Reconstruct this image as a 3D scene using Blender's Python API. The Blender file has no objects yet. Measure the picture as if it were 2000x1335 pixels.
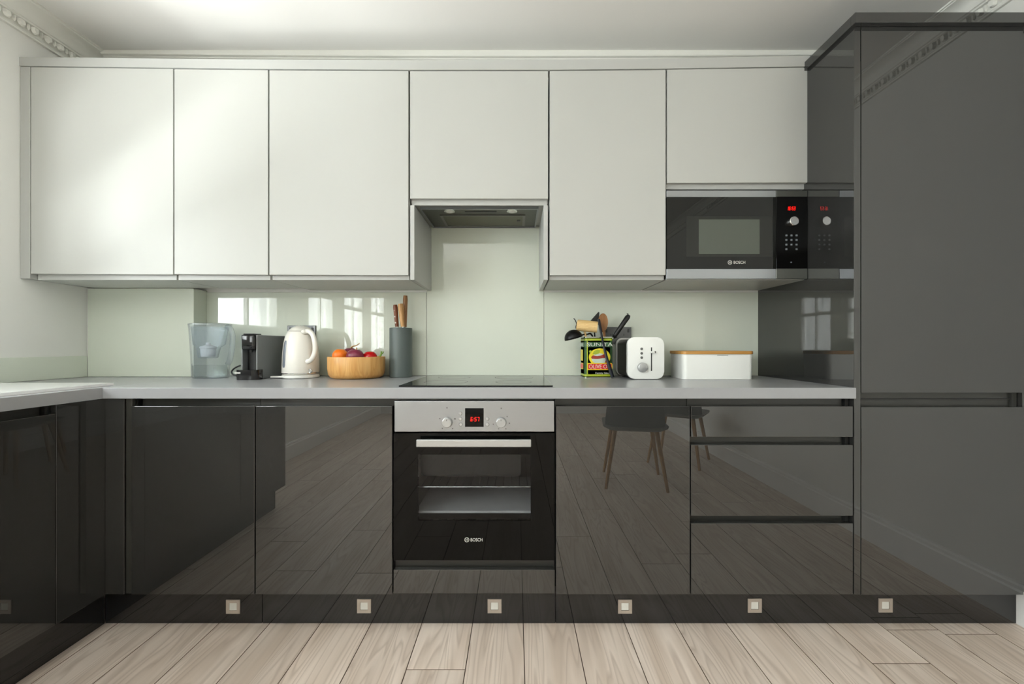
import bpy, bmesh, math, random
from mathutils import Vector, Matrix, Euler
random.seed(7)
PI = math.pi
S = bpy.context.scene
COL = S.collection

# ------------------------------------------------------------------ camera
F = 802.0                      # focal length in pixels of the 2000x1335 frame
VX, VY = 1008.0, 674.0         # vanishing point of the depth lines
EYE = 1.066                    # camera height
DW = 2.125                     # distance camera - back wall (wall plane is y = 0)
cam = bpy.data.cameras.new('camera'); cam_o = bpy.data.objects.new('camera', cam)
COL.objects.link(cam_o); S.camera = cam_o
cam.sensor_fit = 'HORIZONTAL'; cam.sensor_width = 36.0; cam.lens = F / 2000 * 36.0
cam.shift_x = (1000 - VX) / 2000; cam.shift_y = (VY - 667.5) / 2000
cam.clip_start = 0.02
cam_o.location = (0, -DW, EYE); cam_o.rotation_euler = (PI / 2, 0, 0)

def X(px, D): return (px - VX) * D / F
def Z(py, D): return EYE + (VY - py) * D / F
def Y(D): return D - DW

# ------------------------------------------------------------------ world, daylight, exposure
world = bpy.data.worlds.new('sky'); S.world = world; world.use_nodes = True
bg = world.node_tree.nodes['Background']; bg.inputs[0].default_value = (0.80, 0.90, 1.0, 1); bg.inputs[1].default_value = 1.0
S.view_settings.view_transform = 'Standard'; S.view_settings.look = 'None'
S.view_settings.gamma = 1.0; S.view_settings.use_curve_mapping = False
S.view_settings.exposure = 0.38
S.cycles.max_bounces = 10; S.cycles.diffuse_bounces = 6; S.cycles.glossy_bounces = 5
S.cycles.transparent_max_bounces = 16; S.cycles.transmission_bounces = 8
S.cycles.sample_clamp_indirect = 6.0; S.cycles.caustics_reflective = False; S.cycles.caustics_refractive = False

LEFT = -2.131                  # left wall face
RIGHT = 1.935                  # right wall face
FRONT_D = -3.4                 # wall behind the camera
CEIL = 2.52
# windows in the left wall: (D0, D1, z0, z1); in the wall behind the camera: (x0, x1, z0, z1)
WINS = [(0.48, 1.36, 1.16, 1.90), (-0.64, 0.02, 1.03, 2.20), (-1.58, -0.86, 0.90, 2.20), (-2.52, -1.80, 0.90, 2.20)]
FWINS = []
def area_light(name, loc, rot, sx, sy, power, color=(0.965, 0.99, 1.0)):
    l = bpy.data.lights.new(name, 'AREA'); l.shape = 'RECTANGLE'; l.size = sx; l.size_y = sy
    l.energy = power; l.color = color
    o = bpy.data.objects.new(name, l); COL.objects.link(o); o.location = loc; o.rotation_euler = rot
    return o
FILL = 285.0  # watts of each added ceiling fill lamp
LW = 44.0     # watts per square metre of window
for i, (d0, d1, z0, z1) in enumerate(WINS):
    area_light('window_daylight', (LEFT - 0.13, Y((d0 + d1) / 2), (z0 + z1) / 2), (0, -PI / 2, 0), z1 - z0, d1 - d0, (0.8 if i == 0 else 1.06) * LW * (z1 - z0) * (d1 - d0))
for i, (d0, d1, z0, z1) in enumerate(WINS):   # added fill lamp outside each window, aimed up to brighten the ceiling
    area_light('ceiling_fill', (LEFT - 0.85, Y((d0 + d1) / 2), 0.30), (0, math.radians(-148), 0), 1.1, 1.1, FILL, (0.985, 0.99, 1.0))
for i, (x0, x1, z0, z1) in enumerate(FWINS):
    area_light('window_daylight', ((x0 + x1) / 2, Y(FRONT_D) - 0.33, (z0 + z1) / 2), (PI / 2, 0, 0), x1 - x0, z1 - z0, LW * (z1 - z0) * (x1 - x0))

# ------------------------------------------------------------------ materials
def lin(c):
    c = c / 255.0
    return c / 12.92 if c <= 0.04045 else ((c + 0.055) / 1.055) ** 2.4
def rgb(r, g, b): return (lin(r), lin(g), lin(b), 1.0)
def mat(name, col, rough=0.5, metal=0.0, spec=0.5, coat=0.0, coat_rough=0.03, var=0.0, vscale=6.0, bump=0.0, bscale=200.0, stretch=None, trans=0.0, ior=1.5, emit=None, emit_s=0.0):
    m = bpy.data.materials.new(name); m.use_nodes = True
    nt = m.node_tree; b = nt.nodes['Principled BSDF']
    b.inputs['Base Color'].default_value = col; b.inputs['Roughness'].default_value = rough
    b.inputs['Metallic'].default_value = metal; b.inputs['Specular IOR Level'].default_value = spec
    b.inputs['Coat Weight'].default_value = coat; b.inputs['Coat Roughness'].default_value = coat_rough
    b.inputs['Transmission Weight'].default_value = trans; b.inputs['IOR'].default_value = ior
    if emit: b.inputs['Emission Color'].default_value = emit; b.inputs['Emission Strength'].default_value = emit_s
    tc = None
    if var or bump:
        tc = nt.nodes.new('ShaderNodeTexCoord'); mp = nt.nodes.new('ShaderNodeMapping')
        nt.links.new(tc.outputs['Object'], mp.inputs[0])
        if stretch: mp.inputs['Scale'].default_value = stretch
    if var:
        n = nt.nodes.new('ShaderNodeTexNoise'); n.inputs['Scale'].default_value = vscale; n.inputs['Detail'].default_value = 4
        nt.links.new(mp.outputs[0], n.inputs['Vector'])
        mx = nt.nodes.new('ShaderNodeMix'); mx.data_type = 'RGBA'
        mx.inputs[6].default_value = tuple(c * (1 - var) for c in col[:3]) + (1,)
        mx.inputs[7].default_value = tuple(min(1, c * (1 + var)) for c in col[:3]) + (1,)
        nt.links.new(n.outputs[0], mx.inputs[0]); nt.links.new(mx.outputs[2], b.inputs['Base Color'])
    if bump:
        n2 = nt.nodes.new('ShaderNodeTexNoise'); n2.inputs['Scale'].default_value = bscale; n2.inputs['Detail'].default_value = 3
        nt.links.new(mp.outputs[0], n2.inputs['Vector'])
        bp = nt.nodes.new('ShaderNodeBump'); bp.inputs['Strength'].default_value = bump; bp.inputs['Distance'].default_value = 0.002
        nt.links.new(n2.outputs[0], bp.inputs['Height']); nt.links.new(bp.outputs[0], b.inputs['Normal'])
    return m

def clear(name, tint, gloss=0.06, rough=0.02, haze=0.0, haze_col=(0.8, 0.87, 0.95, 1)):
    """thin see-through sheet: tinted transparency with a clear reflection on top"""
    m = bpy.data.materials.new(name); m.use_nodes = True; nt = m.node_tree
    nt.nodes.remove(nt.nodes['Principled BSDF']); out = nt.nodes['Material Output']
    t = nt.nodes.new('ShaderNodeBsdfTransparent'); t.inputs[0].default_value = tint
    g = nt.nodes.new('ShaderNodeBsdfGlossy'); g.inputs['Roughness'].default_value = rough
    fr = nt.nodes.new('ShaderNodeLayerWeight'); fr.inputs[0].default_value = 0.15
    ma = nt.nodes.new('ShaderNodeMath'); ma.operation = 'MULTIPLY_ADD'; ma.inputs[1].default_value = 0.6; ma.inputs[2].default_value = gloss
    nt.links.new(fr.outputs['Fresnel'], ma.inputs[0])
    mx = nt.nodes.new('ShaderNodeMixShader'); nt.links.new(ma.outputs[0], mx.inputs[0])
    nt.links.new(g.outputs[0], mx.inputs[2]); nt.links.new(mx.outputs[0], out.inputs[0])
    if haze:
        df = nt.nodes.new('ShaderNodeBsdfDiffuse'); df.inputs[0].default_value = haze_col
        tl = nt.nodes.new('ShaderNodeBsdfTranslucent'); tl.inputs[0].default_value = haze_col
        m1 = nt.nodes.new('ShaderNodeMixShader'); m1.inputs[0].default_value = 0.5; nt.links.new(df.outputs[0], m1.inputs[1]); nt.links.new(tl.outputs[0], m1.inputs[2])
        m2 = nt.nodes.new('ShaderNodeMixShader'); m2.inputs[0].default_value = haze; nt.links.new(t.outputs[0], m2.inputs[1]); nt.links.new(m1.outputs[0], m2.inputs[2]); nt.links.new(m2.outputs[0], mx.inputs[1])
    else: nt.links.new(t.outputs[0], mx.inputs[1])
    return m

def wood(name, c0, c1, c2, scale=1.0, axis='Y', rough=0.45, rnd=0.0, cathedral=True, spec=0.4):
    """planked wood: long grain along AXIS, cathedral figure, fine pores; tint changes from piece to piece"""
    m = bpy.data.materials.new(name); m.use_nodes = True; nt = m.node_tree; b = nt.nodes['Principled BSDF']
    N = nt.nodes.new; L = nt.links.new
    tc = N('ShaderNodeTexCoord'); oi = N('ShaderNodeObjectInfo')
    add = N('ShaderNodeVectorMath'); add.operation = 'MULTIPLY_ADD'; add.inputs[1].default_value = (1, 1, 1)
    cmb = N('ShaderNodeCombineXYZ')
    k = N('ShaderNodeMath'); k.operation = 'MULTIPLY'; k.inputs[1].default_value = 37.0; L(oi.outputs['Random'], k.inputs[0])
    L(k.outputs[0], cmb.inputs[0]); L(k.outputs[0], cmb.inputs[1]); L(k.outputs[0], cmb.inputs[2])
    L(tc.outputs['Object'], add.inputs[0]); L(cmb.outputs[0], add.inputs[2])
    mp = N('ShaderNodeMapping'); L(add.outputs[0], mp.inputs[0])
    s = [9.0 * scale] * 3; s['XYZ'.index(axis)] = 0.75 * scale; mp.inputs['Scale'].default_value = s
    n1 = N('ShaderNodeTexNoise'); n1.inputs['Scale'].default_value = 1.0; n1.inputs['Detail'].default_value = 2.0; n1.inputs['Distortion'].default_value = 0.4
    L(mp.outputs[0], n1.inputs['Vector'])
    # cathedral rings: bands of a stretched smooth field
    mul = N('ShaderNodeMath'); mul.operation = 'MULTIPLY'; mul.inputs[1].default_value = 16.0 if cathedral else 6.0; L(n1.outputs[0], mul.inputs[0])
    fr = N('ShaderNodeMath'); fr.operation = 'FRACT'; L(mul.outputs[0], fr.inputs[0])
    mp2 = N('ShaderNodeMapping'); L(add.outputs[0], mp2.inputs[0]); s2 = [90.0 * scale] * 3; s2['XYZ'.index(axis)] = 3.0 * scale; mp2.inputs['Scale'].default_value = s2
    n2 = N('ShaderNodeTexNoise'); n2.inputs['Scale'].default_value = 1.0; n2.inputs['Detail'].default_value = 5.0; n2.inputs['Roughness'].default_value = 0.7; L(mp2.outputs[0], n2.inputs['Vector'])
    mp3 = N('ShaderNodeMapping'); L(add.outputs[0], mp3.inputs[0]); s3 = [14.0 * scale] * 3; s3['XYZ'.index(axis)] = 1.6 * scale; mp3.inputs['Scale'].default_value = s3
    n3 = N('ShaderNodeTexNoise'); n3.inputs['Scale'].default_value = 1.0; n3.inputs['Detail'].default_value = 3.0; L(mp3.outputs[0], n3.inputs['Vector'])
    r1 = N('ShaderNodeValToRGB'); r1.color_ramp.elements[0].position = 0.32; r1.color_ramp.elements[1].position = 0.68
    r1.color_ramp.elements[0].color = c0; r1.color_ramp.elements[1].color = c1; L(n3.outputs[0], r1.inputs[0])
    r2 = N('ShaderNodeValToRGB'); e = r2.color_ramp.elements
    e[0].position = 0.0; e[0].color = (0, 0, 0, 1); e[1].position = 1.0; e[1].color = (0, 0, 0, 1)
    a = e.new(0.22); a.color = (1, 1, 1, 1); a = e.new(0.5); a.color = (0.25, 0.25, 0.25, 1)
    L(fr.outputs[0], r2.inputs[0])
    mA = N('ShaderNodeMath'); mA.operation = 'MULTIPLY'; L(r2.outputs[0], mA.inputs[0]); L(n2.outputs[0], mA.inputs[1])
    mx = N('ShaderNodeMix'); mx.data_type = 'RGBA'; L(mA.outputs[0], mx.inputs[0]); L(r1.outputs[0], mx.inputs[6]); mx.inputs[7].default_value = c2
    # fine streaks
    r3 = N('ShaderNodeMapRange'); r3.inputs[1].default_value = 0.3; r3.inputs[2].default_value = 0.75; r3.inputs[3].default_value = 0.93; r3.inputs[4].default_value = 1.04
    L(n2.outputs[0], r3.inputs[0])
    rv = N('ShaderNodeMapRange'); rv.inputs[3].default_value = 1 - rnd; rv.inputs[4].default_value = 1 + rnd; L(oi.outputs['Random'], rv.inputs[0])
    m2 = N('ShaderNodeMath'); m2.operation = 'MULTIPLY'; L(r3.outputs[0], m2.inputs[0]); L(rv.outputs[0], m2.inputs[1])
    vm = N('ShaderNodeVectorMath'); vm.operation = 'SCALE'; L(mx.outputs[2], vm.inputs[0]); L(m2.outputs[0], vm.inputs['Scale'])
    L(vm.outputs[0], b.inputs['Base Color'])
    b.inputs['Roughness'].default_value = rough; b.inputs['Specular IOR Level'].default_value = spec
    bp = N('ShaderNodeBump'); bp.inputs['Strength'].default_value = 0.08; bp.inputs['Distance'].default_value = 0.001; L(n2.outputs[0], bp.inputs['Height']); L(bp.outputs[0], b.inputs['Normal'])
    return m

M = {}
M['wall'] = mat('wall_paint', rgb(226, 226, 222), 0.6, spec=0.3, var=0.015, vscale=3, bump=0.05, bscale=60)
M['ceiling'] = mat('ceiling_paint', rgb(232, 231, 228), 0.7, spec=0.2, var=0.012, vscale=2, bump=0.05, bscale=50)
M['plaster'] = mat('white_plaster', rgb(228, 228, 222), 0.6, spec=0.3, var=0.02, vscale=20)
M['gloss_white'] = mat('white_gloss_paint', rgb(228, 228, 226), 0.3, var=0.01, vscale=8)
M['upper'] = mat('light_grey_satin_lacquer', rgb(178, 179, 175), 0.42, spec=0.45, var=0.008, vscale=2.0)
M['upper_edge'] = mat('light_grey_satin_board', rgb(174, 175, 172), 0.36, spec=0.4, var=0.01, vscale=4.0)
M['carcass'] = mat('pale_grey_melamine', rgb(190, 192, 188), 0.45, var=0.01, vscale=5)
M['dark'] = mat('graphite_high_gloss_lacquer', rgb(43, 43, 42), 0.0, spec=1.0, ior=1.515, var=0.006, vscale=3.0)
M['dark_in'] = mat('graphite_board', rgb(52, 52, 49), 0.25, var=0.02, vscale=5)
M['plinth'] = mat('graphite_plinth_board', rgb(30, 30, 31), 0.03, spec=0.62, var=0.02, vscale=4)
M['seam'] = mat('dark_gap_board', rgb(28, 28, 27), 0.6, var=0.05, vscale=6)
M['worktop'] = mat('grey_laminate', rgb(152, 153, 156), 0.26, spec=0.45, var=0.025, vscale=60, bump=0.02, bscale=300)
M['splash'] = mat('pale_green_back_painted_glass', rgb(211, 217, 204), 0.012, spec=0.5, coat=0.35, coat_rough=0.0, var=0.004, vscale=2)
M['glass_edge'] = mat('green_glass_edge', rgb(150, 165, 150), 0.15, var=0.05, vscale=20)
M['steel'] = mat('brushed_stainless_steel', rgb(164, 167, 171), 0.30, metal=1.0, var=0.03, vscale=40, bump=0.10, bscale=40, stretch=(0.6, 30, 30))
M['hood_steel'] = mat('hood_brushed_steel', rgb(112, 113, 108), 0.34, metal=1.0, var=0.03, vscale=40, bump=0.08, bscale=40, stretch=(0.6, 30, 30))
M['hood_under'] = mat('hood_underside_steel', rgb(96, 97, 92), 0.42, metal=0.9, var=0.03, vscale=40)
M['chrome'] = mat('polished_chrome', rgb(210, 210, 208), 0.10, metal=1.0, var=0.01, vscale=20)
M['silver'] = mat('silver_plastic', rgb(176, 177, 177), 0.3, metal=0.55, var=0.01, vscale=30)
M['black_nickel'] = mat('black_nickel', rgb(96, 97, 98), 0.3, metal=0.9, var=0.03, vscale=30)
M['nickel'] = mat('satin_nickel', rgb(188, 178, 168), 0.38, metal=0.55, var=0.02, vscale=60)
M['black_glass'] = mat('black_oven_glass', rgb(7, 7, 7), 0.02, spec=0.16, var=0.05, vscale=4)
M['grey_glass'] = mat('smoked_microwave_glass', rgb(20, 21, 19), 0.0, spec=0.34, var=0.03, vscale=4)
M['mw_frame'] = mat('microwave_window_border', rgb(36, 37, 34), 0.05, spec=0.3, var=0.03, vscale=4)
M['mw_window'] = mat('microwave_perforated_window', rgb(82, 87, 79), 0.06, spec=0.3, var=0.05, vscale=400)
M['black'] = mat('black_plastic', rgb(18, 18, 19), 0.35, var=0.05, vscale=20)
M['black_gloss'] = mat('glossy_black_plastic', rgb(14, 14, 16), 0.08, var=0.05, vscale=20)
M['enamel'] = mat('grey_oven_enamel', rgb(205, 205, 205), 0.3, var=0.08, vscale=30)
M['window_tint'] = clear('dark_oven_window', (0.80, 0.81, 0.82, 1), 0.012)
M['pane'] = clear('clear_window_glass', (0.97, 0.985, 0.975, 1), 0.03, 0.0)
M['red_led'] = mat('red_display_segments', rgb(255, 20, 12), 0.4, emit=(1, 0.01, 0.005, 1), emit_s=0.7, var=0.01, vscale=5)
M['print_white'] = mat('white_print', rgb(214, 214, 208), 0.5, var=0.01, vscale=20)
M['print_grey'] = mat('grey_print', rgb(96, 96, 94), 0.5, var=0.01, vscale=20)
M['key_print'] = mat('grey_blue_key_print', rgb(112, 118, 122), 0.5, var=0.02, vscale=20)
M['white_ceramic'] = mat('white_sink_ceramic', rgb(238, 238, 238), 0.12, var=0.01, vscale=5)
M['white_plastic'] = mat('white_plastic', rgb(236, 237, 233), 0.22, var=0.008, vscale=10)
M['cream'] = mat('cream_white_enamel', rgb(233, 230, 222), 0.18, coat=0.4, coat_rough=0.04, var=0.006, vscale=8)
M['taupe'] = mat('taupe_plastic', rgb(168, 160, 148), 0.3, var=0.02, vscale=10)
M['gauge'] = mat('grey_water_gauge', rgb(120, 126, 136), 0.15, var=0.1, vscale=40)
M['graphite_matt'] = mat('matt_graphite_plastic', rgb(122, 125, 127), 0.42, var=0.02, vscale=20)
M['slate'] = mat('matt_grey_green_plastic', rgb(86, 96, 94), 0.38, var=0.02, vscale=20)
M['bristle'] = mat('dark_knife_block_bristles', rgb(34, 38, 37), 0.8, var=0.3, vscale=300)
M['bamboo'] = wood('bamboo', rgb(214, 160, 92), rgb(226, 178, 112), rgb(196, 136, 70), 3.0, 'Z', 0.35, 0.03, cathedral=False)
M['bamboo_lid'] = wood('bamboo_board', rgb(190, 138, 70), rgb(206, 156, 88), rgb(170, 118, 56), 3.0, 'X', 0.4, 0.03, cathedral=False)
M['beech'] = wood('beech', rgb(214, 180, 122), rgb(226, 196, 140), rgb(198, 156, 100), 5.0, 'X', 0.5, 0.03, cathedral=False)
M['walnut'] = wood('walnut_handle', rgb(112, 58, 34), rgb(136, 78, 46), rgb(82, 40, 24), 6.0, 'Z', 0.4, 0.05, cathedral=False)
M['oak_handle'] = wood('oak_handle', rgb(190, 142, 90), rgb(208, 164, 110), rgb(160, 112, 66), 6.0, 'Z', 0.4, 0.05, cathedral=False)
M['brown_handle'] = wood('brown_handle', rgb(140, 98, 60), rgb(160, 116, 74), rgb(116, 76, 44), 6.0, 'Z', 0.4, 0.05, cathedral=False)
M['spoon'] = wood('olive_wood', rgb(134, 92, 54), rgb(158, 112, 68), rgb(104, 66, 36), 6.0, 'Z', 0.5, 0.05, cathedral=False)
M['floor_wood'] = wood('limed_oak_plank', rgb(207, 190, 175), rgb(230, 216, 204), rgb(170, 151, 136), 1.0, 'Y', 0.42, 0.06)
M['plank_core'] = mat('brown_fibreboard_core', rgb(112, 94, 79), 0.8, var=0.1, vscale=40)
M['screed'] = mat('floor_underlay', rgb(48, 42, 36), 0.9, var=0.1, vscale=20)
M['orange'] = mat('orange_peel', rgb(244, 122, 18), 0.4, var=0.06, vscale=20, bump=0.3, bscale=160)
M['onion'] = mat('red_onion_skin', rgb(120, 44, 66), 0.3, var=0.35, vscale=14, stretch=(6, 6, 0.6))
M['onion_dry'] = mat('dry_onion_tip', rgb(196, 160, 110), 0.7, var=0.2, vscale=60)
M['tomato'] = mat('red_tomato_skin', rgb(196, 20, 22), 0.15, var=0.08, vscale=12)
M['stalk'] = mat('green_stalk', rgb(108, 146, 50), 0.5, var=0.2, vscale=60)
M['jug'] = clear('clear_blue_plastic', (0.955, 0.972, 0.985, 1), 0.03, 0.08, 0.15)
M['funnel'] = clear('blue_smoked_plastic', (0.93, 0.955, 0.975, 1), 0.03, 0.08, 0.14)
M['water'] = clear('water', (0.95, 0.975, 0.97, 1), 0.03, 0.0)
M['filter'] = mat('white_filter_cartridge', rgb(226, 228, 230), 0.4, var=0.02, vscale=20)
M['tin_green'] = mat('green_printed_tin', rgb(70, 116, 68), 0.28, spec=0.5, var=0.12, vscale=10)
M['tin_dark'] = mat('dark_green_printed_tin', rgb(50, 90, 54), 0.28, var=0.1, vscale=10)
M['tin_lime'] = mat('lime_printed_band', rgb(160, 176, 40), 0.3, var=0.08, vscale=30)
M['tin_yellow'] = mat('yellow_print', rgb(226, 206, 40), 0.3, var=0.08, vscale=30)
M['tin_red'] = mat('red_print', rgb(208, 34, 34), 0.3, var=0.04, vscale=30)
M['tin_maroon'] = mat('maroon_print', rgb(150, 52, 40), 0.3, var=0.2, vscale=60)
M['tin_pale'] = mat('pale_print', rgb(190, 204, 190), 0.3, var=0.1, vscale=40)
M['tin_rim'] = mat('tin_rim_metal', rgb(170, 172, 160), 0.25, metal=0.9, var=0.05, vscale=40)
M['navy'] = mat('dark_navy_nylon', rgb(34, 38, 48), 0.4, var=0.05, vscale=20)
M['lamp_glass'] = mat('frosted_lamp_glass', rgb(214, 214, 208), 0.4, var=0.01, vscale=10)
M['mesh'] = mat('aluminium_grease_mesh', rgb(104, 104, 90), 0.45, metal=0.8, var=0.12, vscale=300)
M['chair_shell'] = mat('grey_chair_shell', rgb(120, 122, 122), 0.5, var=0.02, vscale=10)

# ------------------------------------------------------------------ mesh helpers
def wloc(o):
    v = Vector((0, 0, 0))
    while o is not None:
        v += o.location; o = o.parent
    return v
def link(name, bm, m, parent=None, smooth=None, at=None):
    """one bmesh in world coordinates -> one mesh object (child of PARENT, or top-level with its origin at its base)"""
    bmesh.ops.recalc_face_normals(bm, faces=bm.faces)
    if parent is not None: org = wloc(parent)
    elif at is not None: org = Vector(at)
    else:
        xs = [v.co for v in bm.verts]
        lo = Vector((min(c.x for c in xs), min(c.y for c in xs), min(c.z for c in xs))); hi = Vector((max(c.x for c in xs), max(c.y for c in xs), max(c.z for c in xs)))
        org = Vector(((lo.x + hi.x) / 2, (lo.y + hi.y) / 2, lo.z))
    bmesh.ops.translate(bm, verts=bm.verts, vec=-org)
    me = bpy.data.meshes.new(name); bm.to_mesh(me); bm.free()
    me.materials.append(M[m] if isinstance(m, str) else m)
    if smooth is not None:
        me.polygons.foreach_set('use_smooth', [True] * len(me.polygons)); me.set_sharp_from_angle(angle=math.radians(smooth))
    o = bpy.data.objects.new(name, me); COL.objects.link(o)
    if parent is not None: o.parent = parent
    else: o.location = org
    return o
def thing(name, label, cat, loc, group=None):
    o = bpy.data.objects.new(name, None); COL.objects.link(o); o.location = loc; o.empty_display_size = 0.05
    o['label'] = label; o['category'] = cat
    if group: o['group'] = group
    return o
def tag(o, label, cat, group=None):
    o['label'] = label; o['category'] = cat
    if group: o['group'] = group
    return o
def struct(o, label=None):
    o['kind'] = 'structure'
    if label: o['label'] = label
    return o
def bm_box(x0, x1, y0, y1, z0, z1, bev=0.0, seg=2):
    bm = bmesh.new(); add_box(bm, x0, x1, y0, y1, z0, z1)
    if bev: bmesh.ops.bevel(bm, geom=bm.edges[:], offset=bev, segments=seg, affect='EDGES', profile=0.5)
    return bm
def add_box(bm, x0, x1, y0, y1, z0, z1):
    x0, x1 = sorted((x0, x1)); y0, y1 = sorted((y0, y1)); z0, z1 = sorted((z0, z1))
    v = [bm.verts.new(p) for p in ((x0, y0, z0), (x1, y0, z0), (x1, y1, z0), (x0, y1, z0), (x0, y0, z1), (x1, y0, z1), (x1, y1, z1), (x0, y1, z1))]
    for f in ((0, 3, 2, 1), (4, 5, 6, 7), (0, 1, 5, 4), (1, 2, 6, 5), (2, 3, 7, 6), (3, 0, 4, 7)): bm.faces.new([v[i] for i in f])
def bm_prism(pts, y0, y1, bev=0.0, seg=2):
    """polygon in (x, z), extruded from y0 to y1"""
    bm = bmesh.new()
    a = [bm.verts.new((x, y0, z)) for x, z in pts]; b = [bm.verts.new((x, y1, z)) for x, z in pts]
    bm.faces.new(a); bm.faces.new(b[::-1]); n = len(pts)
    for i in range(n): bm.faces.new((a[i], b[i], b[(i + 1) % n], a[(i + 1) % n]))
    if bev: bmesh.ops.bevel(bm, geom=bm.edges[:], offset=bev, segments=seg, affect='EDGES', profile=0.5)
    return bm
def bm_run(profile, path0, path1, fn):
    """2D profile swept straight: fn(u, v, t) -> world point"""
    bm = bmesh.new()
    a = [bm.verts.new(fn(u, v, path0)) for u, v in profile]; b = [bm.verts.new(fn(u, v, path1)) for u, v in profile]
    n = len(profile)
    bm.faces.new(a); bm.faces.new(b[::-1])
    for i in range(n): bm.faces.new((a[i], b[i], b[(i + 1) % n], a[(i + 1) % n]))
    return bm
def bm_lathe(prof, c, seg=40, axis='Z', close=True):
    """profile (r, h) turned about AXIS through c"""
    bm = bmesh.new(); rings = []
    def P(r, h, a):
        u, v = r * math.cos(a), r * math.sin(a)
        if axis == 'Z': return (c[0] + u, c[1] + v, c[2] + h)
        if axis == 'Y': return (c[0] + u, c[1] + h, c[2] + v)
        return (c[0] + h, c[1] + u, c[2] + v)
    for r, h in prof:
        if r < 1e-6: rings.append([bm.verts.new(P(0, h, 0))])
        else: rings.append([bm.verts.new(P(r, h, 2 * PI * i / seg)) for i in range(seg)])
    for A, B in zip(rings, rings[1:]):
        for i in range(seg):
            j = (i + 1) % seg
            if len(A) == 1 and len(B) == 1: continue
            if len(A) == 1: bm.faces.new((A[0], B[i], B[j]))
            elif len(B) == 1: bm.faces.new((A[i], B[0], A[j]))
            else: bm.faces.new((A[i], B[i], B[j], A[j]))
    if close:
        for R in (rings[0], rings[-1]):
            if len(R) > 1: bm.faces.new(R)
    return bm
def bm_tube(pts, r, seg=10, flat=1.0):
    """round (or flattened) tube along points; r a number or a list"""
    bm = bmesh.new(); pts = [Vector(p) for p in pts]; rings = []; n = len(pts)
    rr = r if isinstance(r, (list, tuple)) else [r] * n
    up = Vector((0, 0, 1)); prev = None
    for i, p in enumerate(pts):
        t = (pts[min(i + 1, n - 1)] - pts[max(i - 1, 0)]).normalized()
        if prev is None:
            a = t.cross(up)
            if a.length < 1e-3: a = t.cross(Vector((1, 0, 0)))
            a.normalize()
        else:
            a = (prev - t * prev.dot(t)).normalized()
        prev = a; b = t.cross(a)
        rings.append([bm.verts.new(p + (a * math.cos(2 * PI * k / seg) + b * (flat * math.sin(2 * PI * k / seg))) * rr[i]) for k in range(seg)])
    for A, B in zip(rings, rings[1:]):
        for k in range(seg): bm.faces.new((A[k], B[k], B[(k + 1) % seg], A[(k + 1) % seg]))
    bm.faces.new(rings[0][::-1]); bm.faces.new(rings[-1])
    return bm
def smooth_path(pts, n=8):
    pts = [Vector(p) for p in pts]; out = []
    for i in range(len(pts) - 1):
        p0 = pts[max(i - 1, 0)]; p1 = pts[i]; p2 = pts[i + 1]; p3 = pts[min(i + 2, len(pts) - 1)]
        for k in range(n):
            t = k / n
            out.append(0.5 * ((2 * p1) + (-p0 + p2) * t + (2 * p0 - 5 * p1 + 4 * p2 - p3) * t * t + (-p0 + 3 * p1 - 3 * p2 + p3) * t ** 3))
    out.append(pts[-1]); return out
def rrect(cx, cy, hx, hy, r, n=6):
    r = min(r, hx - 1e-4, hy - 1e-4); out = []
    for (sx, sy, a0) in ((1, 1, 0), (-1, 1, PI / 2), (-1, -1, PI), (1, -1, 1.5 * PI)):
        for k in range(n + 1):
            a = a0 + PI / 2 * k / n
            out.append((cx + sx * (hx - r) + r * math.cos(a), cy + sy * (hy - r) + r * math.sin(a)))
    return out
def bm_loft(secs, n=6, cap0=True, cap1=True):
    """sections (z, cx, cy, hx, hy, r) of rounded rectangles joined upwards"""
    bm = bmesh.new(); rings = []
    for z, cx, cy, hx, hy, r in secs: rings.append([bm.verts.new((x, y, z)) for x, y in rrect(cx, cy, hx, hy, r, n)])
    for A, B in zip(rings, rings[1:]):
        for k in range(len(A)): bm.faces.new((A[k], A[(k + 1) % len(A)], B[(k + 1) % len(A)], B[k]))
    if cap0: bm.faces.new(rings[0][::-1])
    if cap1: bm.faces.new(rings[-1])
    return bm
def xform(bm, mtx): bmesh.ops.transform(bm, matrix=mtx, verts=bm.verts); return bm
def text_mesh(txt, size, depth=0.0004, bold=0.0):
    c = bpy.data.curves.new('lettering', 'FONT'); c.body = txt; c.size = size; c.extrude = depth; c.offset = bold
    c.align_x = 'CENTER'; c.align_y = 'CENTER'; c.resolution_u = 3
    o = bpy.data.objects.new('lettering_source', c); COL.objects.link(o)
    dg = bpy.context.evaluated_depsgraph_get(); me = bpy.data.meshes.new_from_object(o.evaluated_get(dg))
    bpy.data.objects.remove(o); bpy.data.curves.remove(c)
    bm = bmesh.new(); bm.from_mesh(me); bpy.data.meshes.remove(me); return bm
def text(name, txt, x, y, z, width, height, m, parent, depth=0.0004):
    """flat lettering facing the camera side (-y), fitted to width x height"""
    bm = text_mesh(txt, 1.0, 0.01)
    xs = [v.co.x for v in bm.verts]; ys = [v.co.y for v in bm.verts]
    sx = width / (max(xs) - min(xs)); sy = height / (max(ys) - min(ys)); mx = (max(xs) + min(xs)) / 2; my = (max(ys) + min(ys)) / 2
    for v in bm.verts: v.co = Vector((x + (v.co.x - mx) * sx, y - (v.co.z + 0.01) / 0.02 * depth, z + (v.co.y - my) * sy))
    return link(name, bm, m, parent)
SEG = {'0': 'abcdef', '1': 'bc', '2': 'abged', '3': 'abgcd', '5': 'afgcd', '6': 'afgedc', '7': 'abc', '8': 'abcdefg', '9': 'abcdfg', '4': 'fgbc'}
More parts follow.
